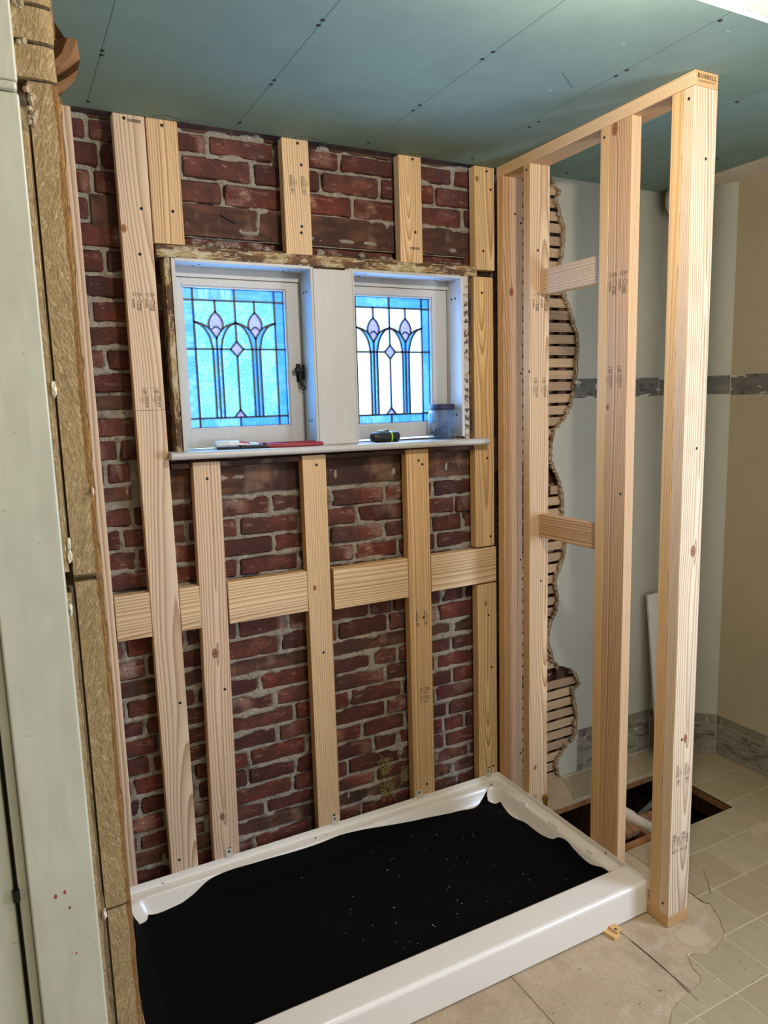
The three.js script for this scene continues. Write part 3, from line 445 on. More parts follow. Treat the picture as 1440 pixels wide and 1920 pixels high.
st('furring_stud', 'short upper furring stud with dark stripes left of the window head', -1.246, -1.155, 2.145, H, { wood: 4, edge: 0, along: 0.3, tint: 0xf6e2c2, across: 0.005 }, [[-1.2, 2.48], [-1.185, 2.24]]);
const s2 = st('furring_stud', 'short upper furring stud with a big round knot above the left window', -0.829, -0.738, 2.14, H, { wood: 3, edge: 1, along: -0.36, tint: 0xf8e6ca, across: 0.02 }, [[-0.775, 2.485], [-0.765, 2.42], [-0.772, 2.23], [-0.775, 2.21]]);
const s3 = st('furring_stud', 'short upper furring stud with a printed barcode above the right window', -0.406, -0.316, 2.135, H, { wood: 2, edge: 0, along: -0.62, tint: 0xf8e6ca, across: 0.0 }, [[-0.35, 2.487], [-0.345, 2.245]]);
st('furring_stud', 'short upper furring stud in the top corner beside the partition', -0.091, -0.003, 2.132, H, { wood: 5, edge: 2, along: 0.1, tint: 0xfaeac8 }, [[-0.038, 2.482], [-0.02, 2.42], [-0.055, 2.2]]);
st('furring_stud', 'furring stud beside the right window ending above the crosspiece', -0.1, -0.011, 1.082, 2.108, { wood: 5, edge: 2, tint: 0xf4e0b8, across: 0.04 }, [[-0.063, 2.05], [-0.045, 1.43], [-0.03, 1.12]]);
const L1 = st('furring_stud', 'lower furring stud under the left end of the sill, leaning slightly', -1.196, -1.107, 0, 1.484, { wood: 7, edge: 0, tint: 0xf2e0d0, along: 0.35, lean: -0.0125 }, [[-1.152, 1.43], [-1.13, 0.72], [-1.14, 0.145]]);
const L2 = st('furring_stud', 'lower furring stud under the middle of the sill', -0.808, -0.721, 0, 1.484, { wood: 1, edge: 1, tint: 0xf2e0c4 }, [[-0.756, 1.45], [-0.76, 0.78], [-0.745, 0.15]]);
const L3 = st('furring_stud', 'lower furring stud with two faint stamps under the right window', -0.404, -0.308, 0, 1.482, { wood: 4, edge: 2, tint: 0xf4deb8, along: 0.9, across: 0.03 }, [[-0.352, 1.44], [-0.336, 1.425], [-0.345, 0.84], [-0.345, 0.16]]);
st('furring_stud', 'lowest furring stud in the corner under the crosspiece', -0.095, -0.003, 0, 0.929, { wood: 5, edge: 1, tint: 0xf6e6c4, along: 0.5, across: 0.03 }, [[-0.043, 0.8], [-0.03, 0.58], [-0.045, 0.145], [-0.025, 0.15]]);
const bl = (l, x0, x1, y0, y1, o, s) => st('furring_block', l, x0, x1, y0, y1, { axis: 'x', tint: 0xf8ead2, ...o }, s);
bl('wide crosspiece with a ringed knot beside the rough old boards', -1.445, -1.339, 0.942, 1.086, { wood: 8, edge: 0, along: 2.03, across: 0.0 });
bl('shortest crosspiece between the two closest studs', -1.248, -1.183, 0.943, 1.085, { wood: 8, edge: 0, along: 1.6, across: 0 });
bl('wide crosspiece under the left window', -1.09, -0.809, 0.94, 1.083, { wood: 8, edge: 1, along: 1.72, across: 0.005 });
bl('wide crosspiece under the right window with an open gap at one end', -0.71, -0.406, 0.929, 1.078, { wood: 8, edge: 1, along: 1.02, across: 0, flip: true });
bl('wide crosspiece reaching the partition corner', -0.306, -0.003, 0.935, 1.076, { wood: 8, edge: 0, along: 0.05, across: 0.0 });
stamp(s1, 'stud', 0.002, 1.97, 0.01925, 0.062, 0.074, { rot: -Math.PI / 2 }); stamp(s1, 'sfi', 0.004, 1.692, 0.01925, 0.062, 0.072, { rot: -Math.PI / 2 });
part(s1, 'pencil_line', new THREE.BoxGeometry(0.088, 0.0012, 0.0002), std({ color: 0x6a4a34 }), [0, 1.652, 0.0191]); stamp(s1, 'bar', 0.015, H - 0.016, 0.01925, 0.04, 0.011);
stamp(s2, 'sfi', 0.006, 0.215, 0.01925, 0.06, 0.078, { rot: Math.PI / 2 }); stamp(s3, 'bar', 0.012, 0.055, 0.01925, 0.042, 0.01);
stamp(L3, 'sfi', 0.004, 0.835, 0.01925, 0.066, 0.07, { rot: Math.PI / 2 }); stamp(L3, 'stud', 0.012, 0.53, 0.01925, 0.05, 0.07, { rot: 0 });

// ---------------------------------------------------------------- partition of new lumber along the shower pan
{ const pf = thing('partition_frame', 'open stud partition of new lumber along the end of the shower pan', 'partition', [0, 0, 0]);
  const top = board(pf, 'top_plate', [0, T, 0.008], [0.089, H, ZE], { axis: 'z', wood: 6, edge: 0, tint: 0xfaead0 });
  top.userData = { label: 'single top plate against the ceiling' };
  stamp(pf, 'mill', 0.0445, T + 0.0185, ZE + 0.0002, 0.08, 0.034);
  board(pf, 'bottom_plate', [0, 0, 0.56], [0.089, 0.038, ZE], { axis: 'z', wood: 8, edge: 1, tint: 0xead6ba, across: 0.01 });
  board(pf, 'bottom_plate', [0, 0, 0.008], [0.089, 0.038, 0.178], { axis: 'z', wood: 8, edge: 1, tint: 0xe0c4a0, across: 0.01 });
  const S = (label, lo, hi, o, scr = [], stamps = []) => { const b = board(pf, 'stud', lo, hi, o); b.userData = { label }; const c = b.position; for (const [x, y, z, d] of scr) screw(b, x - c.x, y - c.y, z - c.z, d, 0.9); for (const [k, x, y, z, w, h, q] of stamps) stamp(b, k, x - c.x, y - c.y, z - c.z, w, h, q); return b; };
  S('reddish stud against the brick wall', [0, 0.038, 0.010], [0.089, T, 0.048], { wood: 3, edge: 2, tint: 0xecd4bc, across: 0.03 }, [[0.055, 2.33, 0.0478, 'z'], [0.083, 2.3, 0.0478, 'z'], [0.083, 1.75, 0.0478, 'z'], [0.08, 1.02, 0.0478, 'z'], [0.08, 0.2, 0.0478, 'z']]);
  S('second stud from the brick wall', [0, 0.038, 0.165], [0.089, T, 0.203], { wood: 5, edge: 1, tint: 0xf6e6d2, across: 0.0, along: 0.2 }, [[0, 2.44, 0.184, '-x'], [0.035, 2.17, 0.2028, 'z'], [0.0, 1.75, 0.2, '-x'], [0.055, 0.97, 0.2028, 'z']], [['stud', 0.045, 1.99, 0.20325, 0.075, 0.078, { rot: -Math.PI / 2 }], ['sfi', 0.045, 1.695, 0.20325, 0.075, 0.076, { rot: -Math.PI / 2 }]]);
  S('pale edge stud in the middle of the partition', [0, 0.038, 0.539], [0.089, T, 0.577], { wood: 1, edge: 1, tint: 0xf8ead0 }, [[0, 2.43, 0.555, '-x']]);
  S('striped stud turned flat in the middle of the partition', [0, 0.038, 0.578], [0.038, T, 0.667], { wood: 6, edge: 0, tint: 0xf6e2c8, across: 0.0 }, [[0, 1.35, 0.65, '-x']], [['stud', -0.0002, 1.99, 0.62, 0.078, 0.082, { rot: -Math.PI / 2, face: '-x' }], ['sfi', -0.0002, 1.715, 0.615, 0.07, 0.076, { rot: -Math.PI / 2, face: '-x' }]]);
  S('inner stud of the doubled end post', [0, 0.038, 0.807], [0.089, T, 0.8445], { wood: 2, edge: 2, tint: 0xf2e0c6 });
  S('outer stud of the doubled end post', [0, 0.038, 0.845], [0.089, T, ZE], { wood: 7, edge: 0, tint: 0xfaf0e2, across: 0.005 }, [[0, 2.43, 0.864, '-x'], [0.05, 2.28, ZE - 0.0002, 'z'], [0.055, 1.5, ZE - 0.0002, 'z'], [0.035, 0.62, ZE - 0.0002, 'z'], [0, 0.075, 0.862, '-x']], [['sfi', 0.045, 0.505, ZE + 0.0002, 0.07, 0.075, { rot: Math.PI / 2 }], ['stud', 0.045, 0.285, ZE + 0.0002, 0.075, 0.08, { rot: Math.PI / 2 }]]);
  board(pf, 'block', [0.045, 2.017, 0.2035], [0.083, 2.103, 0.5385], { axis: 'z', wood: 1, edge: 2, tint: 0xecdcc8, across: 0.02 }).userData = { label: 'upper cross block between two studs' };
  board(pf, 'block', [0.043, 1.141, 0.2035], [0.081, 1.227, 0.5385], { axis: 'z', wood: 4, edge: 0, tint: 0xeed2b0, across: 0.02 }).userData = { label: 'lower striped cross block between two studs' };
}
// trim board leaning in the alcove corner behind the end post
{ const t = thing('trim_board', 'white trim board leaning in the alcove corner behind the post', 'board', [0.862, 0.003, 0.085]); t.rotation.set(-0.06, -0.1, 0); const b = part(t, 'plank', rbox(0.085, 0.76, 0.014, 0.003), M.white, [0.0, 0.385, 0]); b.rotation.z = 0.05; }
{ const t = thing('pipe_collar', 'round patched pipe collar high in the alcove corner', 'pipe', [0.885, 2.452, 0.045]); t.rotation.set(0, 0.3, 0);
  part(t, 'collar', new THREE.TorusGeometry(0.052, 0.012, 10, 28), std({ color: 0xcfc8b4, roughness: 0.9 })); part(t, 'pipe', new THREE.CylinderGeometry(0.042, 0.042, 0.05, 24), std({ color: 0x7a6a54, roughness: 0.8 }), [0, 0, 0.0], [Math.PI / 2, 0, 0]); }
// ---------------------------------------------------------------- leaded windows
const WHITEPAINT = std({ roughness: 0.5, map: tex(256, 256, (u, v) => { const n = fbm(u * 9, v * 3, 131, 3) - 0.5, g = noise(u * 120, v * 10, 132) - 0.5, k = 1 + n * 0.05 + g * 0.03; return [188 * k, 186 * k, 179 * k]; }) });
const CHIPPY = tex(256, 1024, (u, v) => {
  const n = fbm(u * 9, v * 9, 141, 5), m = fbm(u * 14 + 4, v * 14, 142, 5), g = noise(u * 60, v * 260, 143), f = noise(u * 40, v * 9, 144);
  let c = mix3([104, 78, 54], [70, 52, 38], f * 0.7 + g * 0.3); c = mix3(c, [168, 150, 108], sstep(0.46, 0.54, n) * 0.9); c = mix3(c, [190, 180, 154], sstep(0.6, 0.64, m) * 0.75); c = mix3(c, [118, 76, 50], sstep(0.6, 0.66, fbm(u * 12, v * 16, 145, 4)) * 0.7); const k = 0.85 + g * 0.3; return [c[0] * k, c[1] * k, c[2] * k];
});
const CHIPBUMP = tex(256, 512, (u, v) => 120 * sstep(0.5, 0.54, fbm(u * 9, v * 9, 141, 5)) + 80 * noise(u * 60, v * 200, 146), false);
const CHIPPALE = tex(256, 1024, (u, v) => { const n = fbm(u * 5, v * 26, 147, 4), g = noise(u * 60, v * 260, 148); let c = mix3([198, 192, 178], [172, 162, 140], g * 0.6); c = mix3(c, [92, 70, 66], sstep(0.57, 0.6, n)); return mix3(c, [150, 120, 76], sstep(0.6, 0.66, fbm(u * 9, v * 40, 149, 3)) * 0.7); });
const CHIP = std({ map: CHIPPY, bumpMap: CHIPBUMP, bumpScale: 0.002, roughness: 0.9 }), CHIPWHITE = std({ map: CHIPPALE, bumpMap: CHIPBUMP, bumpScale: 0.002, roughness: 0.9, color: 0xf6f6f6 });
const streak = (a, b, s) => tex(256, 256, (u, v) => { const n = noise(u * 5 + fbm(u * 3, v * 3, s, 3) * 3, v * 40, s + 1), m = fbm(u * 4, v * 6, s + 2, 3); return mix3(a, b, clamp(n * 0.6 + sstep(0.55, 0.75, m) * 0.5)); });
const speck = (a, b, s, th) => tex(512, 512, (u, v) => { const n = noise(u * 130, v * 130, s), m = noise(u * 210, v * 210, s + 1), k = fbm(u * 5, v * 5, s + 2, 3); return mix3(a, b, clamp(sstep(th, th + 0.25, n * 0.6 + m * 0.4 + (k - 0.5) * 0.5))); });
const glass = (map, rough, color = 0xffffff) => phys({ map, color, transmission: 1, thickness: 0, roughness: rough, ior: 1.45, specularIntensity: 0.3, side: THREE.DoubleSide });
const GB = [glass(streak([70, 128, 166], [126, 160, 178], 151), 0.3), glass(streak([62, 118, 158], [92, 142, 172], 155), 0.3)];
const GP = glass(streak([142, 116, 166], [164, 142, 178], 158), 0.3);
const GC = [[glass(speck([100, 156, 150], [164, 190, 178], 161, 0.42), 0.25)], [glass(speck([190, 204, 188], [232, 222, 206], 165, 0.16), 0.25)]];
const SKYLIGHT = (x0, x1) => { const l = new THREE.RectAreaLight(0x7fb0ff, 260, x1 - x0, 0.5); l.position.set((x0 + x1) / 2, 1.81, -0.2); l.lookAt((x0 + x1) / 2, 1.81, 1); l.name = 'window_daylight'; scene.add(l); };   // the sky's light at each leaded window
SKYLIGHT(-1.18, -0.78); SKYLIGHT(-0.6, -0.2);
const LEAD = std({ color: 0x3a3b40, roughness: 0.5, metalness: 0.5 });
const arc = (pts, n = 10) => new THREE.CatmullRomCurve3(pts.map(p => new THREE.Vector3(p[0], p[1], 0))).getPoints(n).map(p => [p.x, p.y]);
function leadedPanes() {                                              // u to the right, v down, both 0..1
  const s = 0.305, b = 0.098, t = 0.085, m = 0.43, q = 0.93, panes = [], lines = [];
  const petalL = arc([[s, 0.164], [s - 0.045, 0.2], [s - 0.07, 0.25], [s - 0.062, 0.282]]), bowl = arc([[s - 0.062, 0.282], [s - 0.03, 0.272], [s, 0.268], [s + 0.03, 0.272], [s + 0.062, 0.282]]);
  const cupTop = arc([[s - 0.045, 0.288], [s, 0.27], [s + 0.045, 0.288]]), leafTop = arc([[b, 0.238], [0.18, 0.255], [s - 0.062, 0.285], [s - 0.03, 0.318], [s, 0.352]]), leafBot = arc([[b, 0.238], [0.175, 0.268], [0.235, 0.335], [0.265, m]], 12);
  const mir = (a, c = s) => a.map(p => [Math.min(0.5, 2 * c - p[0]), p[1]]);
  const petalR = mir(petalL), leafTopR = mir(leafTop), leafBotR = mir(leafBot);
  const half = [
    ['b', [[0, 0], [b, 0], [b, t], [0, t]]], ['b', [[b, 0], [0.5, 0], [0.5, t], [b, t]]], ['b', [[0, t], [b, t], [b, m], [0, m]]], ['b', [[0, m], [b, m], [b, q], [0, q]]], ['b', [[0, q], [b, q], [b, 1], [0, 1]]], ['b', [[b, q], [0.5, q], [0.5, 1], [b, 1]]],
    ['c', [[b, t], [s, t], ...petalL, ...leafTop.slice(0, 6).reverse()]], ['c', [[0.5, t], [s, t], ...petalR, ...leafTopR.slice(0, 6).reverse()]],
    ['p', [...petalL, ...bowl.slice(1, -1), ...petalR.slice().reverse()]], ['p', [...cupTop, [s, 0.35]]],
    ['b', [...leafTop, [s, m], ...leafBot.slice().reverse().slice(0, -1)]], ['b', [...leafTopR, [s, m], ...leafBotR.slice().reverse().slice(0, -1)]],
    ['c', [...leafBot, [b, m]]], ['c', [...leafBotR, [0.435, m], [0.5, 0.375]]],
    ['c', [[b, m], [0.265, m], [0.265, q], [b, q]]], ['b', [[0.265, m], [s, m], [s, q], [0.265, q]]], ['b', [[s, m], [0.345, m], [0.345, q], [s, q]]], ['c', [[0.345, m], [0.435, m], [0.5, 0.485], [0.5, 0.875], [0.44, q], [0.345, q]]],
  ];
  for (const [k, p] of half) { panes.push([k, p]); panes.push([k, p.map(a => [1 - a[0], a[1]]).reverse()]); }
  panes.push(['p', [[0.435, m], [0.5, 0.375], [0.565, m], [0.5, 0.485]]], ['p', [[0.44, q], [0.5, 0.875], [0.56, q]]]);
  const hl = [[[b, 0], [b, 1]], [[0, m], [0.435, m]], [[s, t], [s, 0.164]], petalL, petalR, cupTop, leafTop, leafTopR, leafBot, leafBotR, [[s, 0.35], [s, q]], [[0.265, m], [0.265, q]], [[0.345, m], [0.345, q]], [[0.435, m], [0.5, 0.375]], [[0.435, m], [0.5, 0.485]], [[0.44, q], [0.5, 0.875]]];
  for (const l of hl) { lines.push(l); lines.push(l.map(a => [1 - a[0], a[1]])); }
  lines.push([[0, t], [1, t]], [[0, q], [1, q]], [[0.5, 0], [0.5, 0.375]], [[0.5, 0.485], [0.5, 0.875]], [[0.5, q], [0.5, 1]], [[0, 0], [1, 0]], [[1, 0], [1, 1]], [[1, 1], [0, 1]], [[0, 1], [0, 0]]);
  return { panes, lines };
}
function ribbon(pts, w, d) {                                          // a lead strip along a line of points, mitred, w wide and d deep
  const n = pts.length, pos = [], idx = [];
  for (let i = 0; i < n; i++) { const a = pts[Math.max(0, i - 1)], b = pts[Math.min(n - 1, i + 1)]; let dx = b[0] - a[0], dy = b[1] - a[1]; const L = Math.hypot(dx, dy) || 1; dx /= L; dy /= L; const e = (i === 0 ? -1 : i === n - 1 ? 1 : 0) * w * 0.4, x = pts[i][0] + dx * e, y = pts[i][1] + dy * e; pos.push(x - dy * w / 2, y + dx * w / 2, -d / 2, x + dy * w / 2, y - dx * w / 2, -d / 2, x - dy * w / 3, y + dx * w / 3, d / 2, x + dy * w / 3, y - dx * w / 3, d / 2); }
  for (let i = 0; i < n - 1; i++) { const a = i * 4, b = a + 4; idx.push(a + 2, a + 3, b + 3, a + 2, b + 3, b + 2, a, b, b + 1, a, b + 1, a + 1, a, a + 2, b + 2, a, b + 2, b, a + 1, b + 1, b + 3, a + 1, b + 3, a + 3); }
  const e = (n - 1) * 4; idx.push(0, 1, 3, 0, 3, 2, e, e + 2, e + 3, e, e + 3, e + 1);
  const g = new THREE.BufferGeometry(); g.setAttribute('position', new THREE.Float32BufferAttribute(pos, 3)); g.setIndex(idx); const h = g.toNonIndexed(); h.computeVertexNormals(); h.setAttribute('uv', new THREE.BufferAttribute(new Float32Array(h.attributes.position.count * 2), 2)); return h;
}
function leadedWindow(name, label, ox0, ox1, gx0, gx1, gy0, gy1, clear) {
  const w = struct(name, label), zg = -0.113, y0 = 1.519, y1 = 2.097;
  const F = rboxAt, sash = [F(ox0 + 0.002, gx0 - 0.004, y0 + 0.004, y1 - 0.03, -0.13, -0.094, 0.002), F(gx1 + 0.004, ox1 - 0.002, y0 + 0.004, y1 - 0.03, -0.13, -0.094, 0.002), F(gx0 - 0.005, gx1 + 0.005, y0 + 0.004, gy0 - 0.004, -0.13, -0.094, 0.002), F(gx0 - 0.005, gx1 + 0.005, gy1 + 0.004, y1 - 0.03, -0.13, -0.094, 0.002)];
  part(w, 'sash', merge(sash), WHITEPAINT);
  const bd = 0.007, bead = [boxAt(gx0 - bd, gx0 + 0.001, gy0 - bd, gy1 + bd, -0.112, -0.1), boxAt(gx1 - 0.001, gx1 + bd, gy0 - bd, gy1 + bd, -0.112, -0.1), boxAt(gx0, gx1, gy0 - bd, gy0 + 0.001, -0.112, -0.1), boxAt(gx0, gx1, gy1 - 0.001, gy1 + bd, -0.112, -0.1)];
  part(w, 'glazing_bead', merge(bead), WHITEPAINT);
  part(w, 'head_stop', boxAt(ox0, ox1, y1 - 0.029, y1, -0.135, -0.086), WHITEPAINT);
  part(w, 'jamb', F(ox0 - 0.012, ox0, y0, y1 + 0.008, -0.14, 0.003, 0.0015), WHITEPAINT); part(w, 'jamb', F(ox1, ox1 + 0.012, y0, y1 + 0.008, -0.14, 0.003, 0.0015), WHITEPAINT); part(w, 'head_jamb', F(ox0, ox1, y1, y1 + 0.01, -0.14, 0.003, 0.0015), WHITEPAINT);
  for (const x of [ox0 + 0.07, ox1 - 0.07]) for (const z of [-0.06, -0.035]) screw(w, x + (z > -0.05 ? 0.012 : 0), y1 - 0.0002, z, '-y', 0.9);
  for (const y of [1.6, 2.03]) for (const z of [-0.06, -0.035]) screw(w, ox1 - 0.0002, y, z, '-x', 0.9);
  const { panes, lines } = leadedPanes(), W = gx1 - gx0, Hh = gy1 - gy0, X = u => gx0 + u * W, Y = v => gy1 - v * Hh; let nb = 0;
  for (const [k, p] of panes) { const s = new THREE.Shape(p.map(a => new THREE.Vector2(X(a[0]), Y(a[1])))), g = new THREE.ShapeGeometry(s); g.translate(0, 0, zg); const uv = g.attributes.uv, q = g.attributes.position; const sp = k === 'c' ? 4 : 5; for (let i = 0; i < q.count; i++) { const sw = k === 'b' && (p[0][1] > 0.9 || p[0][1] === 0); uv.setXY(i, (sw ? q.getY(i) : q.getX(i)) * sp + nb * 0.37, (sw ? q.getX(i) : q.getY(i)) * sp + nb * 0.61); } part(w, 'pane', g, k === 'b' ? GB[nb % 2] : k === 'p' ? GP : clear).userData = { label: { b: 'blue opal glass pane', p: 'lilac glass pane', c: 'pale rippled glass pane' }[k] }; nb++; }
  const lead = merge(lines.map(l => ribbon(l.map(a => [X(a[0]), Y(a[1])]), 0.0076, 0.006))); lead.translate(0, 0, zg); part(w, 'lead_came', lead, LEAD);
  return w;
}
const win1 = leadedWindow('window_1', 'left leaded glass window with pale cyan panes and two lilac tulips', -1.19, -0.752, -1.15, -0.808, 1.588, 2.039, GC[0][0]);
leadedWindow('window_2', 'right leaded glass window with white panes and two lilac tulips', -0.612, -0.159, -0.57, -0.228, 1.578, 2.036, GC[1][0]);
{ const lm = std({ color: 0x1d1a19, roughness: 0.45, metalness: 0.6 }), l = new THREE.Group(); l.name = 'latch'; l.position.set(-0.771, 1.765, -0.0935); win1.add(l);
  part(l, 'plate', rbox(0.017, 0.062, 0.004, 0.0015), lm, [0, 0, 0.001]); part(l, 'boss', new THREE.CylinderGeometry(0.011, 0.012, 0.016, 18), lm, [-0.002, 0.006, 0.01], [Math.PI / 2, 0, 0]); part(l, 'knob', rbox(0.032, 0.018, 0.012, 0.005), lm, [-0.006, 0.008, 0.02]); part(l, 'lever', rbox(0.01, 0.05, 0.008, 0.003), lm, [0.001, -0.022, 0.016], [0, 0, 0.12]); part(l, 'loop', new THREE.TorusGeometry(0.007, 0.002, 8, 18), lm, [0.009, -0.052, 0.016]); part(l, 'keeper', rbox(0.006, 0.05, 0.012, 0.002), lm, [0.0155, 0.002, 0.006]); }
{ const t = struct('trim_1', 'flat white mullion board between the two windows'); part(t, 'mullion_board', rboxAt(-0.738, -0.626, 1.512, 2.104, -0.135, -0.012, 0.003), WHITEPAINT); part(t, 'face_board', rboxAt(-0.743, -0.6, 1.516, 2.1, -0.0115, 0.006, 0.003, 1), WHITEPAINT); part(t, 'edge_bead', rboxAt(-0.7505, -0.7435, 1.516, 2.1, -0.0115, 0.004, 0.002), WHITEPAINT); part(t, 'edge_bead', rboxAt(-0.5995, -0.592, 1.516, 2.1, -0.0115, 0.004, 0.002), WHITEPAINT); }
const SILLTILT = -0.0098, sillY = x => 1.5135 + SILLTILT * (x + 0.654);
{ const t = struct('trim_2', 'long white window sill with a rounded front edge', [-0.654, 1.5135, 0]); t.rotation.z = SILLTILT;
  const s = new THREE.Shape(); s.moveTo(-0.14, -0.02); s.lineTo(0.032, -0.02); s.absarc(0.032, -0.01, 0.01, -Math.PI / 2, Math.PI / 2); s.lineTo(-0.14, 0); s.closePath();
  const g = new THREE.ExtrudeGeometry(s, { depth: 1.186, bevelEnabled: true, bevelSize: 0.002, bevelThickness: 0.002, bevelSegments: 2, curveSegments: 8 }); g.rotateY(-Math.PI / 2); g.rotateZ(0); g.translate(0.593, 0, 0); g.computeVertexNormals(); part(t, 'sill_board', uvBox(g, 1), std({ map: WHITEPAINT.map, roughness: 0.35 })); }
{ const t = struct('trim_3', 'old window frame with flaking yellow and brown paint'); const ch = (n, a, b, c, d, e, f, m, horiz) => { const g = rboxAt(a, b, c, d, e, f, 0.003), p = g.attributes.position, uv = g.attributes.uv; for (let i = 0; i < p.count; i++) { const x = p.getX(i), y = p.getY(i), z = p.getZ(i); horiz ? uv.setXY(i, (y + z) * 9, x * 2.6) : uv.setXY(i, (x + z) * 9, y * 2.6 + 0.37); } part(t, n, g, m); };
  ch('head', -1.243, -0.084, 2.107, 2.142, -0.074, 0.002, CHIP, true); ch('head_back', -1.236, -0.1, 2.142, 2.152, -0.074, -0.02, std({ map: CHIPPY, color: 0xb09a86 }), true);
  ch('side_post', -1.2225, -1.2035, 1.5, 2.107, -0.074, 0.0, CHIP); ch('side_post', -1.145 + 0.998, -0.124, 1.495, 2.107, -0.074, 0.001, CHIPWHITE); ch('side_post', -0.1235, -0.113, 1.495, 2.107, -0.074, 0.004, std({ map: CHIPPY, color: 0x8a6a52 }));
  part(t, 'sill_support', boxAt(-1.24, -0.1, 1.466, 1.482, -0.074, -0.012), OLDTIMBER[0]); }

// ---------------------------------------------------------------- shower pan and its black sheet
{ const acr = phys({ color: 0xebe4d6, roughness: 0.32, clearcoat: 0.5, clearcoatRoughness: 0.2, side: THREE.DoubleSide });
  const pan = thing('shower_pan', 'cream acrylic shower pan with a raised front threshold', 'shower pan', [0, 0, 0]);
  const prof = [[0, 0.004], [0, 0.1185], [0.0015, 0.12], [0.0035, 0.1195], [0.0048, 0.1], [0.008, 0.0965], [0.028, 0.0945], [0.036, 0.0935], [0.041, 0.09], [0.046, 0.08], [0.054, 0.056], [0.062, 0.044], [0.072, 0.0395], [0.09, 0.038]];
  const XL = -1.524, XRt = -0.001, ZBk = 0.001, ZF = 0.712, path = (d) => { const rc = d > 0.025 ? 0.055 : 0.004, o = []; o.push([XL + d, ZF]); for (let i = 0; i <= 8; i++) { const a = Math.PI + i / 8 * Math.PI / 2; o.push([XL + d + rc + rc * Math.cos(a), ZBk + d + rc + rc * Math.sin(a)]); } for (let i = 0; i <= 8; i++) { const a = -Math.PI / 2 + i / 8 * Math.PI / 2; o.push([XRt - d - rc + rc * Math.cos(a), ZBk + d + rc + rc * Math.sin(a)]); } o.push([XRt - d, ZF]); return o; };
  const rows = prof.map(q => path(q[0])), pos = [], idx = [], n = rows[0].length;
  rows.forEach((r, j) => r.forEach(q => pos.push(q[0], prof[j][1], q[1])));
  for (let j = 0; j < rows.length - 1; j++) for (let i = 0; i < n - 1; i++) { const a = j * n + i, b = a + 1, c = a + n, d = c + 1; idx.push(a, b, d, a, d, c); }
  const g = new THREE.BufferGeometry(); g.setAttribute('position', new THREE.Float32BufferAttribute(pos, 3)); g.setIndex(idx); part(pan, 'flange', toCreasedNormals(g, 0.5), acr).userData = { label: 'upright flange and ledge round three sides' };
  part(pan, 'tray', boxAt(XL + 0.08, XRt - 0.08, 0.02, 0.0385, 0.075, ZF), acr);
  const s = new THREE.Shape(); s.moveTo(0.702, 0.008); s.lineTo(0.702, 0.102); s.absarc(0.71, 0.102, 0.008, Math.PI, Math.PI / 2, true); s.lineTo(0.785, 0.11); s.absarc(0.785, 0.097, 0.013, Math.PI / 2, 0, true); s.lineTo(0.799, 0.008); s.closePath();
  const th = new THREE.ExtrudeGeometry(s, { depth: XRt - XL - 0.004, bevelEnabled: true, bevelSize: 0.002, bevelThickness: 0.002, bevelSegments: 3, curveSegments: 10 }); th.rotateY(-Math.PI / 2); th.translate(XRt - 0.002, 0, 0); part(pan, 'threshold', uvBox(th), acr).userData = { label: 'raised front threshold with a rounded edge' };
  const fl = new THREE.Shape(); fl.moveTo(0.69, 0.095); fl.lineTo(0.69, 0.1195); fl.lineTo(0.776, 0.1195); fl.absarc(0.776, 0.1125, 0.007, Math.PI / 2, 0, true); fl.lineTo(0.783, 0.095); fl.closePath();
  const fg = new THREE.ExtrudeGeometry(fl, { depth: 0.0035, bevelEnabled: false }); fg.rotateY(-Math.PI / 2); fg.translate(XRt, 0, 0); part(pan, 'flange_end', uvBox(fg), acr);
  for (const [z, w] of [[0.2, 0.03], [0.36, 0.05], [0.56, 0.03]]) part(pan, 'ledge_rib', rboxAt(XRt - 0.037, XRt - 0.026, 0.0935, 0.0985, z, z + w, 0.002), acr);
  screw(pan, XRt - 0.0045, 0.107, 0.62, '-x', 0.8);
  for (const [x, z, r] of [[-0.83, 0.02, 0.004], [-0.79, 0.02, 0.003], [-1.37, 0.006, 0.004]]) part(pan, 'dirt_spot', new THREE.CylinderGeometry(r, r, 0.0006, 7), std({ color: 0x6b5236, roughness: 1 }), [x, z < 0.01 ? 0.1 : 0.0957, z]);
  // sheet
  const mb = [[-1.52, 0.05], [-1.473, 0.04], [-1.42, 0.068], [-1.351, 0.067], [-1.214, 0.045], [-1.064, 0.043], [-0.937, 0.045], [-0.825, 0.045], [-0.739, 0.043], [-0.566, 0.05], [-0.383, 0.057], [-0.24, 0.066], [-0.171, 0.074], [-0.119, 0.056], [-0.055, 0.036]];
  const mr = [[-0.055, 0.036], [-0.056, 0.076], [-0.069, 0.132], [-0.079, 0.196], [-0.065, 0.257], [-0.064, 0.338], [-0.057, 0.404], [-0.05, 0.429], [-0.047, 0.468], [-0.05, 0.518], [-0.052, 0.595], [-0.046, 0.655], [-0.046, 0.6985]];
  const cB = new THREE.CatmullRomCurve3(mb.map(q => new THREE.Vector3(q[0], 0, q[1]))), cR = new THREE.CatmullRomCurve3(mr.map(q => new THREE.Vector3(q[0], 0, q[1])));
  const N = 150, K = 80, P2 = [], I2 = [], UV2 = [], slope = d => { for (let i = 5; i < prof.length - 1; i++) if (d >= prof[i][0] && d <= prof[i + 1][0]) return mix(prof[i][1], prof[i + 1][1], (d - prof[i][0]) / (prof[i + 1][0] - prof[i][0])); return d < prof[5][0] ? 0.0965 : 0.0385; };
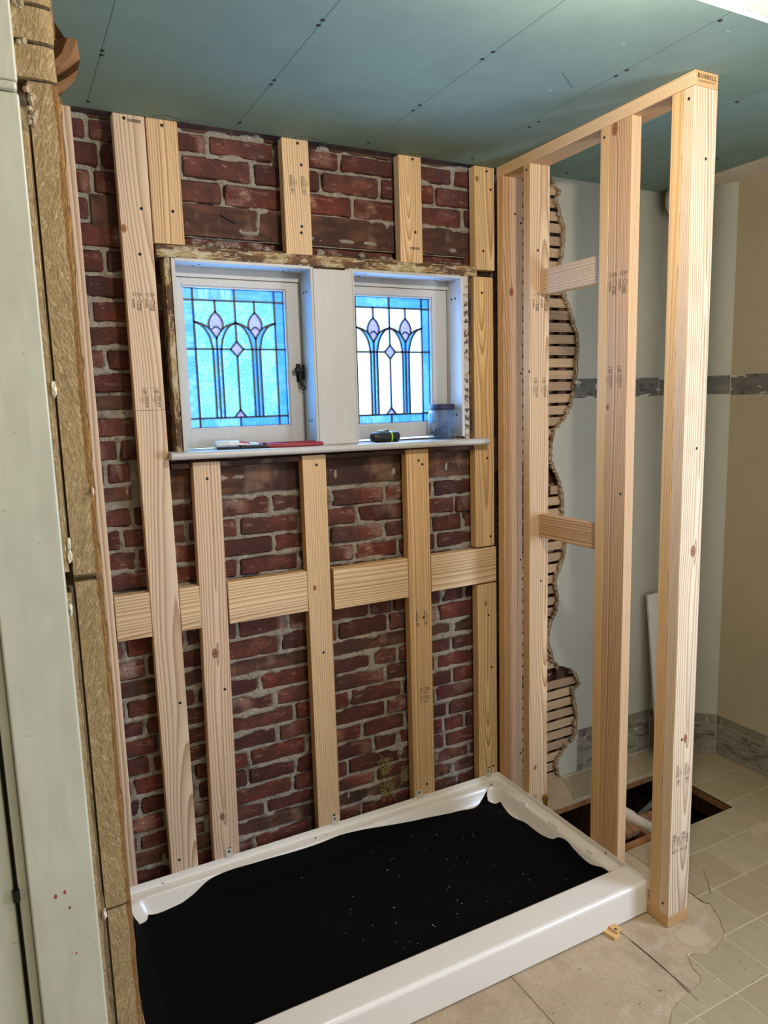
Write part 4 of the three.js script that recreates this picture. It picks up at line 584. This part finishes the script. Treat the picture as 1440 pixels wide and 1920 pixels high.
  for (let j = 0; j <= K; j++) for (let i = 0; i <= N; i++) {
    const u = i / N, v = j / K, B = cB.getPointAt(u), R = cR.getPointAt(v), L = [-1.52, mix(0.05, 0.6985, v)], F = [mix(-1.52, -0.046, u), 0.6985];
    const x = (1 - v) * B.x + v * F[0] + (1 - u) * L[0] + u * R.x - ((1 - u) * (1 - v) * -1.52 + u * (1 - v) * -0.055 + (1 - u) * v * -1.52 + u * v * -0.046);
    const z = (1 - v) * B.z + v * F[1] + (1 - u) * L[1] + u * R.z - ((1 - u) * (1 - v) * 0.05 + u * (1 - v) * 0.036 + (1 - u) * v * 0.6985 + u * v * 0.6985);
    const base = Math.max(slope(z - ZBk), slope(XRt - x), slope(x - XL)), y = Math.max(base, mix(0.0385, 0.1, sstep(0.93, 1, v)), mix(0.0385, 0.121, sstep(-1.485, -1.518, x))) + 0.003 + 0.006 * Math.max(0, fbm(x * 5, z * 5, 201, 3) - 0.4);
    P2.push(x, y, z); UV2.push(x, z);
  }
  for (let j = 0; j < K; j++) for (let i = 0; i < N; i++) { const a = j * (N + 1) + i; I2.push(a, a + N + 1, a + N + 2, a, a + N + 2, a + 1); }
  const mg = new THREE.BufferGeometry(); mg.setAttribute('position', new THREE.Float32BufferAttribute(P2, 3)); mg.setAttribute('uv', new THREE.Float32BufferAttribute(UV2, 2)); mg.setIndex(I2); mg.computeVertexNormals();
  const sheet = thing('rubber_sheet', 'black rubber sheet with wavy edges lying inside the shower pan', 'sheet', [0, 0, 0]);
  part(sheet, 'sheet', mg, phys({ roughness: 0.9, specularIntensity: 0.25, side: THREE.DoubleSide, map: tex(1024, 1024, (u, v) => { const n = fbm(u * 7, v * 7, 211, 4), d = sstep(0.6, 0.8, n) * 0.5, sp = noise(u * 300, v * 300, 212) > 0.994 && fbm(u * 8, v * 8, 213, 3) > 0.56; const c = 3 + d * 6; return sp ? [70, 68, 66] : [c, c, c + 1]; }) }));
  const r = rng(91), cg = []; for (let i = 0; i < 46; i++) { const x = -0.6 + (r() + r() - 1) * 0.6, z = 0.36 + (r() - 0.5) * 0.5, q = new THREE.BoxGeometry(0.0015 + r() * 0.003, 0.001, 0.001 + r() * 0.002); q.rotateY(r() * 3); q.translate(x, 0.0465, z); cg.push(q); }
  const cr = thing('plaster_chips', 'pale crumbs scattered on the black sheet', 'debris', [0, 0, 0]); cr.userData.kind = 'stuff'; part(cr, 'crumbs', merge(cg), std({ color: 0xb9b3a6, roughness: 1 })).userData = { kind: 'stuff' };
}
{ const clear = phys({ color: 0xe8e2d2, roughness: 0.35, transmission: 0.35, thickness: 0 });
  [[-1.143, 'third'], [-0.745, 'b'], [-0.382, 'c'], [-0.053, 'd']].forEach(([x], i) => { const c = thing('mounting_clip', ['plastic pan clip at the foot of the leaning furring stud', 'plastic pan clip at the foot of the stud under mid sill', 'plastic pan clip at the foot of the stamped lower stud', 'plastic pan clip at the foot of the corner stud'][i], 'clip', [x, 0.116, 0.0005], 'clips holding the shower pan'); part(c, 'plate', rbox(0.026, 0.03, 0.002, 0.0008), clear, [0, 0.015, 0.001]); part(c, 'hook', rbox(0.026, 0.003, 0.008, 0.0008), clear, [0, 0.0045, 0.0055]); screw(c, 0, 0.02, 0.0022, 'z', 0.85); }); }
{ const s = thing('wood_shim', 'pair of small wood shims under the pan threshold', 'shim', [-0.163, 0, 0.812]); s.rotation.y = 0.15; part(s, 'shim', rbox(0.03, 0.0095, 0.06, 0.001), wmat('e', 1, 0xf2e2c4), [-0.008, 0.0048, -0.004]); part(s, 'shim', rbox(0.026, 0.008, 0.055, 0.001), wmat('e', 2, 0xf2e2c4), [0.009, 0.0138, -0.006]); screw(s, 0.004, 0.0179, 0.01, 'y', 0.9); }

// ---------------------------------------------------------------- things on the sill
{ const jy = sillY(-0.218), j = thing('jar', 'clear plastic jar with a navy lid holding dark screws', 'jar', [-0.219, jy, -0.045]);
  const pr = [[0.0001, 0.001], [0.046, 0.001], [0.0505, 0.006], [0.0515, 0.03], [0.0515, 0.098], [0.049, 0.106], [0.0455, 0.109], [0.0455, 0.124]].map(a => new THREE.Vector2(...a));
  part(j, 'body', new THREE.LatheGeometry(pr, 40), phys({ color: 0xe6edf0, transmission: 1, thickness: 0, roughness: 0.42, ior: 1.45, side: THREE.DoubleSide }));
  const lid = [[0.0001, 0.134], [0.044, 0.134], [0.0485, 0.131], [0.0488, 0.113], [0.047, 0.1115]].map(a => new THREE.Vector2(...a)); part(j, 'lid', new THREE.LatheGeometry(lid.reverse(), 40), std({ color: 0x14163a, roughness: 0.6, side: THREE.DoubleSide }));
  const r = rng(14), gs = []; for (let i = 0; i < 190; i++) { const a = r() * 6.28, q = Math.sqrt(r()) * 0.036, L = 0.03 + r() * 0.012, g = new THREE.CylinderGeometry(0.0013, 0.0007, L, 5), h = new THREE.ConeGeometry(0.0036, 0.004, 7); h.rotateX(Math.PI); h.translate(0, L / 2, 0); const m = merge([g, h]); m.rotateX((r() - 0.5) * 2.6); m.rotateZ((r() - 0.5) * 2.6); m.translate(Math.cos(a) * q * 0.8, 0.014 + r() * 0.042 * (0.6 + 0.4 * Math.cos(a)), Math.sin(a) * q * 0.8); gs.push(m); }
  part(j, 'screws', merge(gs), std({ color: 0x2e302e, roughness: 0.5, metalness: 0.5 })).userData = { kind: 'stuff', label: 'loose dark screws in the jar' };
  const cg = []; for (let i = 0; i < 70; i++) { const g = new THREE.IcosahedronGeometry(0.001 + r() * 0.003, 0), x = 0.02 + (r() + r() - 1) * 0.045; g.translate(-0.205 + x, sillY(-0.2) + 0.002, 0.012 + (r() - 0.5) * 0.025); cg.push(uvBox(g, 2)); }
  const d = thing('crumb_pile', 'small pile of brown crumbs on the sill in front of the jar', 'debris', [0, 0, 0]); d.userData.kind = 'stuff'; part(d, 'crumbs', merge(cg), std({ color: 0x8a7358, roughness: 1 })).userData = { kind: 'stuff' }; }
{ const t = thing('flashlight', 'small black flashlight with a green ring lying on the sill', 'flashlight', [-0.482, sillY(-0.482) + 0.0205, -0.012]); t.rotation.set(0, 0.06, SILLTILT);
  const k = std({ color: 0x17181a, roughness: 0.5 }), lat = (p, m, n) => { const g = new THREE.LatheGeometry(p.map(a => new THREE.Vector2(...a)), 28); g.rotateZ(-Math.PI / 2); part(t, n, g, m); };
  lat([[0.0001, -0.056], [0.013, -0.056], [0.016, -0.05], [0.0185, -0.036], [0.0195, -0.03], [0.0195, 0.017]], k, 'barrel'); lat([[0.0198, 0.017], [0.0203, 0.0175], [0.0203, 0.0225], [0.0198, 0.023]], std({ color: 0x8fd018, roughness: 0.4 }), 'green_ring'); lat([[0.0195, 0.023], [0.0195, 0.048], [0.0175, 0.053], [0.014, 0.054], [0.0001, 0.052]], k, 'head');
  part(t, 'clip', rbox(0.032, 0.0025, 0.01, 0.001), std({ color: 0xb8c4bc, roughness: 0.4 }), [-0.012, 0.0235, 0], [0, 0, 0.08]); part(t, 'button', rbox(0.016, 0.004, 0.009, 0.0015), k, [0.008, 0.0225, 0]); }
{ const y = sillY(-0.93), t = thing('pliers', 'long-nose pliers with red handles lying on the sill', 'pliers', [-0.925, y, 0.0]); t.rotation.set(0, 0.0, SILLTILT);
  const steel = std({ color: 0x26241f, metalness: 0.6, roughness: 0.45 }), red = std({ color: 0x8c1f22, roughness: 0.45 });
  const blade = (a, b, w0, w1, h, m, n, y0) => { const s = new THREE.Shape(); s.moveTo(a[0], -a[1] - w0); s.lineTo(b[0], -b[1] - w1); s.lineTo(b[0], -b[1] + w1); s.lineTo(a[0], -a[1] + w0); s.closePath(); const g = new THREE.ExtrudeGeometry(s, { depth: h, bevelEnabled: true, bevelSize: 0.0015, bevelThickness: 0.0015, bevelSegments: 2 }); g.rotateX(-Math.PI / 2); g.translate(0, y0, 0); part(t, n, g, m); };
  blade([-0.17, 0.002], [-0.1, 0.004], 0.002, 0.006, 0.005, steel, 'jaw', 0.004); blade([-0.17, -0.003], [-0.1, -0.004], 0.002, 0.006, 0.005, steel, 'jaw', 0.0055);
  part(t, 'pivot', new THREE.CylinderGeometry(0.012, 0.013, 0.013, 22), steel, [-0.09, 0.0075, 0]);
  blade([-0.085, 0.003], [-0.005, 0.014], 0.006, 0.0055, 0.007, steel, 'shank', 0.003); blade([-0.085, -0.003], [-0.005, -0.014], 0.006, 0.0055, 0.007, steel, 'shank', 0.005);
  for (const [s, l] of [[1, 0.0], [-1, 0.003]]) { const c = new THREE.CatmullRomCurve3([[-0.01, s * 0.013], [0.05, s * 0.021], [0.12, s * 0.021], [0.184, s * 0.015]].map(a => new THREE.Vector3(a[0], 0.0085 + l, a[1]))), g = new THREE.TubeGeometry(c, 24, 0.0075, 10); part(t, 'handle', g, red); const e = new THREE.SphereGeometry(0.0075, 12, 8); e.translate(0.184, 0.0085 + l, s * 0.015); part(t, 'handle_end', e, red); } }
{ const t = thing('glue_tube', 'white tube with a clear cap lying behind the pliers', 'tube', [-1.0, sillY(-1.0) + 0.0145, -0.05]); t.rotation.set(0, -0.05, SILLTILT);
  const cap = new THREE.LatheGeometry([[0.0001, -0.09], [0.011, -0.09], [0.0125, -0.085], [0.0142, -0.08], [0.0145, -0.045], [0.012, -0.043]].map(a => new THREE.Vector2(...a)), 24); cap.rotateZ(-Math.PI / 2); part(t, 'cap', cap, phys({ color: 0xf0f2f2, roughness: 0.3, transmission: 0.4, thickness: 0 }));
  const g = new THREE.CylinderGeometry(0.0135, 0.0135, 0.15, 26, 10, true); g.rotateZ(Math.PI / 2); const p = g.attributes.position; for (let i = 0; i < p.count; i++) { const f = clamp((p.getX(i) + 0.04) / 0.115); p.setY(i, p.getY(i) * (1 - f * 0.9) - f * 0.012 + f * f * 0.012); p.setZ(i, p.getZ(i) * (1 + f * 0.7)); } g.translate(0.03, 0, 0); g.computeVertexNormals();
  const lab = canvasTex(256, 256, (c, w, h) => { c.fillStyle = '#e6e2da'; c.fillRect(0, 0, w, h); c.fillStyle = '#b3262c'; c.fillRect(0, 170, w, 40); c.fillRect(20, 60, 60, 60); c.fillStyle = '#3c3a34'; for (let i = 0; i < 9; i++) c.fillRect(100 + i * 15, 30, 8, 110); c.fillStyle = '#8a7a50'; c.fillRect(90, 150, 150, 8); });
  part(t, 'tube', g, std({ map: lab, roughness: 0.4, side: THREE.DoubleSide })); }
{ // thin wire offcuts sticking out above the studs
  [[-1.19, 'thin wire offcut over the striped short stud'], [-0.75, 'thin wire offcut over the knotted short stud'], [-0.34, 'thin wire offcut over the barcoded short stud']].forEach(([x, lab]) => { const w = thing('wire', lab, 'wire', [x, H - 0.002, 0.006]); part(w, 'strand', new THREE.TubeGeometry(new THREE.CatmullRomCurve3([[-0.04, 0.0006, 0.01], [0, -0.0005, 0.03], [0.035, -0.001, 0.02], [0.06, -0.003, 0.006], [0.066, 0.001, 0.02]].map(a => new THREE.Vector3(...a))), 24, 0.0006, 5), std({ color: 0x2a2620 })); }); }

// ---------------------------------------------------------------- end of the old wall, door casing and door at the near side
{ const PAINT = std({ roughness: 0.42, bumpMap: tex(256, 512, (u, v) => 255 * fbm(u * 30, v * 6, 221, 3), false), bumpScale: 0.0007, map: tex(512, 1024, (u, v) => { const n = fbm(u * 5, v * 8, 222, 4) - 0.5, g = noise(u * 90, v * 14, 223) - 0.5, k = 1 + n * 0.09 + g * 0.03; let c = [196 * k, 194 * k, 170 * k]; const sp = noise(u * 120, v * 220, 224); if (sp > 0.985) c = mix3(c, [84, 78, 62], 0.7); return c; }) });
  const ROUGH = std({ roughness: 1, bumpMap: tex(512, 512, (u, v) => 255 * (0.6 * fbm(u * 110 + v * 30, v * 16, 231, 3) + 0.4 * noise(u * 200, v * 90, 232)), false), bumpScale: 0.0012, map: tex(512, 1024, (u, v) => { const f = noise(u * 130 + v * 36, v * 26, 233), g = noise(u * 220, v * 90, 234), n = fbm(u * 6, v * 8, 235, 4); let c = mix3([136, 112, 74], [174, 150, 106], f * 0.45 + n * 0.6 - 0.05); c = mix3(c, [110, 86, 56], sstep(0.6, 0.8, g) * 0.3); return mix3(c, [206, 184, 142], sstep(0.72, 0.82, noise(u * 190 + v * 80, v * 50, 236)) * 0.5); }) });
  const TORN = std({ map: ROUGH.map, bumpMap: ROUGH.bumpMap, bumpScale: 0.001, color: 0xd8bd98, roughness: 1 });
  const wl = struct('wall_left', 'cut end of the old wall with rough boards and lath ends');
  part(wl, 'wall_core', boxAt(-1.74, -1.6, 0, H, -0.05, 0.985), ROUGH); part(wl, 'inner_face', boxAt(-1.6, -1.566, 0, H, -0.05, 0.96), ROUGH);
  const roughBoard = (name, x0, x1, y0, y1, z0, z1, amp, s) => { const cham = name === 'torn_edge' ? 0.4 : name === 'old_board' ? 0.05 : 0.5; const ny = Math.max(6, Math.round((y1 - y0) / 0.008)), g = new THREE.BoxGeometry(x1 - x0, y1 - y0, z1 - z0, 6, ny, 2); g.translate((x0 + x1) / 2, (y0 + y1) / 2, (z0 + z1) / 2); const p = g.attributes.position; for (let i = 0; i < p.count; i++) { let x = p.getX(i), y = p.getY(i), z = p.getZ(i); const f = (x - x0) / (x1 - x0); if (f > 0.7) { x += (fbm(y * 30, 1, s, 3) - 0.5) * amp * (f > 0.99 ? 2.2 : 0.6); if (f > 0.8 && z > z1 - 0.001) z -= ((f > 0.99 ? 0.009 : 0.002) + noise(y * 60, 2, s) * 0.002) * cham; } if (z > z1 - 0.012) z += (fbm(x * 60, y * 25, s + 3, 3) - 0.5) * 0.0007; p.setXYZ(i, x, y, z); } g.computeVertexNormals(); return part(wl, name, uvBox(g, 3, s * 0.13, s * 0.29), name === 'torn_edge' ? TORN : ROUGH); };
  roughBoard('torn_edge', -1.5895, -1.5775, 1.398, 2.13, 1.03, 1.083, 0.0025, 31); roughBoard('torn_edge', -1.5885, -1.577, 0.812, 1.386, 1.03, 1.083, 0.0025, 32); roughBoard('torn_edge', -1.5875, -1.5765, 0, 0.807, 1.03, 1.082, 0.0025, 33);
  roughBoard('old_board', -1.6205, -1.587, 1.398, 2.13, 1.03, 1.085, 0.003, 1); roughBoard('old_board', -1.6195, -1.586, 0.812, 1.386, 1.03, 1.085, 0.003, 2); roughBoard('old_board', -1.6175, -1.585, 0.0, 0.807, 1.03, 1.084, 0.003, 3);
  part(wl, 'backing_block', boxAt(-1.618, -1.583, 1.36, 1.42, 0.99, 1.05), ROUGH);
  for (let i = 0; i < 8; i++) roughBoard('lath_end', -1.637, -1.5805, 2.1325 + i * 0.0505, 2.1325 + i * 0.0505 + 0.0445, 1.03, 1.091, 0.0015, 10 + i);
  roughBoard('edge_strip', -1.6325, -1.6262, 1.405, 2.06, 1.04, 1.088, 0.002, 21); roughBoard('edge_strip', -1.6335, -1.6268, 0.0, 1.37, 1.04, 1.087, 0.002, 22);
  const chip = std({ color: 0xd2c9b0, roughness: 0.9 }); [[-1.624, 1.69, 1.086, 0.008], [-1.6235, 1.45, 1.082, 0.007], [-1.624, 1.43, 1.083, 0.008], [-1.63, 1.345, 1.093, 0.006], [-1.582, 1.53, 1.088, 0.004], [-1.622, 0.806, 1.088, 0.006]].forEach(([x, y, z, s], i) => { const g = new THREE.IcosahedronGeometry(s, 1), p = g.attributes.position; for (let k = 0; k < p.count; k++) { const q = 0.7 + 0.5 * noise(p.getX(k) * 400 + 9, p.getY(k) * 400 + 9, i); p.setXYZ(k, p.getX(k) * q * 0.55, p.getY(k) * q * 1.7, p.getZ(k) * q); } g.computeVertexNormals(); part(wl, 'plaster_chip', g, chip, [x, y, z]); });
  { const r = rng(3), gs = []; for (let i = 0; i < 46; i++) { const g = new THREE.IcosahedronGeometry(0.002 + r() * 0.004, 0); const top = i % 3; g.translate(-1.628 + r() * 0.008 + (top ? 0 : r() * 0.01), [2.095, 2.178, 2.229][top] + (r() - 0.5) * (top ? 0.006 : 0.055), 1.088 + r() * 0.004); gs.push(uvBox(g, 3)); } part(wl, 'plaster_crumbs', merge(gs), PLASTEREDGE).userData = { kind: 'stuff' }; }
  { const W0 = [[-0.0, 0.062, 0], [0.016, 0.052, 0.004], [0.03, 0.034, -0.006], [0.046, 0.028, 0.006], [0.05, 0.004, 0.002], [0.044, -0.016, 0.008], [0.04, -0.03, 0.0], [0.022, -0.048, 0.004], [0.004, -0.07, 0]], pos = [], idx = [];   // a torn, creased flap
    const cols = 5; W0.forEach((q, j) => { for (let i = 0; i <= cols; i++) { const f = i / cols; pos.push(-0.02 + (q[0] + 0.02) * f, q[1] * (0.86 + 0.14 * f), q[2] * f + 0.013 * Math.sin(j * 2.1 + i * 1.7) * f * (i < cols ? 1 : 0.4)); } });
    for (let j = 0; j < W0.length - 1; j++) for (let i = 0; i < cols; i++) { const a = j * (cols + 1) + i, b = a + cols + 1; idx.push(a, b, a + 1, a + 1, b, b + 1); }
    let g = new THREE.BufferGeometry(); g.setAttribute('position', new THREE.Float32BufferAttribute(pos, 3)); g.setIndex(idx); g = g.toNonIndexed(); g.computeVertexNormals();
    const pap = thing('kraft_paper', 'crumpled brown paper flap hanging from the top of the old wall', 'paper', [-1.585, 2.203, 1.0]); part(pap, 'flap', g, std({ color: 0x6f4e2c, roughness: 0.9, side: THREE.DoubleSide })); }
  const wc = struct('wall_closet', 'painted wall around the closet door'); part(wc, 'plaster', merge([boxAt(-3.2, -2.52, 0, 2.6, 0.9, 1.05), boxAt(-2.52, -1.74, 2.11, 2.6, 0.9, 1.05), boxAt(-2.52, -1.74, 0, 2.11, 0.9, 0.94)]), ROOMWALL);
  const cs = struct('trim_4', 'pale green painted door casing with chips and red drips');
  part(cs, 'casing_board', rboxAt(-1.732, -1.6335, 0, 2.106, 1.05, 1.1, 0.004, 1.5), PAINT); part(cs, 'jamb', rboxAt(-1.747, -1.7325, 0, 2.106, 0.95, 1.086, 0.003, 1.5), PAINT); part(cs, 'head_casing', rboxAt(-2.6, -1.6335, 2.121, H, 1.05, 1.1, 0.004, 1.5), PAINT); part(cs, 'head_bead', rboxAt(-2.6, -1.635, 2.107, 2.12, 1.05, 1.104, 0.005, 1.5), PAINT);
  const drip = std({ color: 0x96403a, roughness: 0.6 }); for (const [x, y, s] of [[-1.694, 0.872, 0.0026], [-1.68, 0.875, 0.0022], [-1.675, 0.845, 0.0018], [-1.672, 0.76, 0.0014]]) { const m = part(cs, 'paint_drip', new THREE.SphereGeometry(s, 10, 8), drip, [x, y, 1.1]); m.scale.set(1, 1.7, 0.25); }
  const dr = struct('door_1', 'pale green closet door with a dark hinge'); part(dr, 'slab', rboxAt(-2.5, -1.7535, 0.008, 2.1, 1.045, 1.084, 0.004, 1.2), PAINT);
  const hg = std({ color: 0x231f1a, roughness: 0.5, metalness: 0.5 }); part(dr, 'hinge', new THREE.CylinderGeometry(0.0055, 0.0055, 0.02, 12), hg, [-1.7505, 0.886, 1.0865]); part(dr, 'hinge', new THREE.CylinderGeometry(0.0055, 0.0055, 0.08, 12), hg, [-1.7505, 0.3, 1.0865]);
}

scene.traverse(o => { if (o.isMesh) { o.castShadow = true; o.receiveShadow = true; } });
renderer.render(scene, camera);
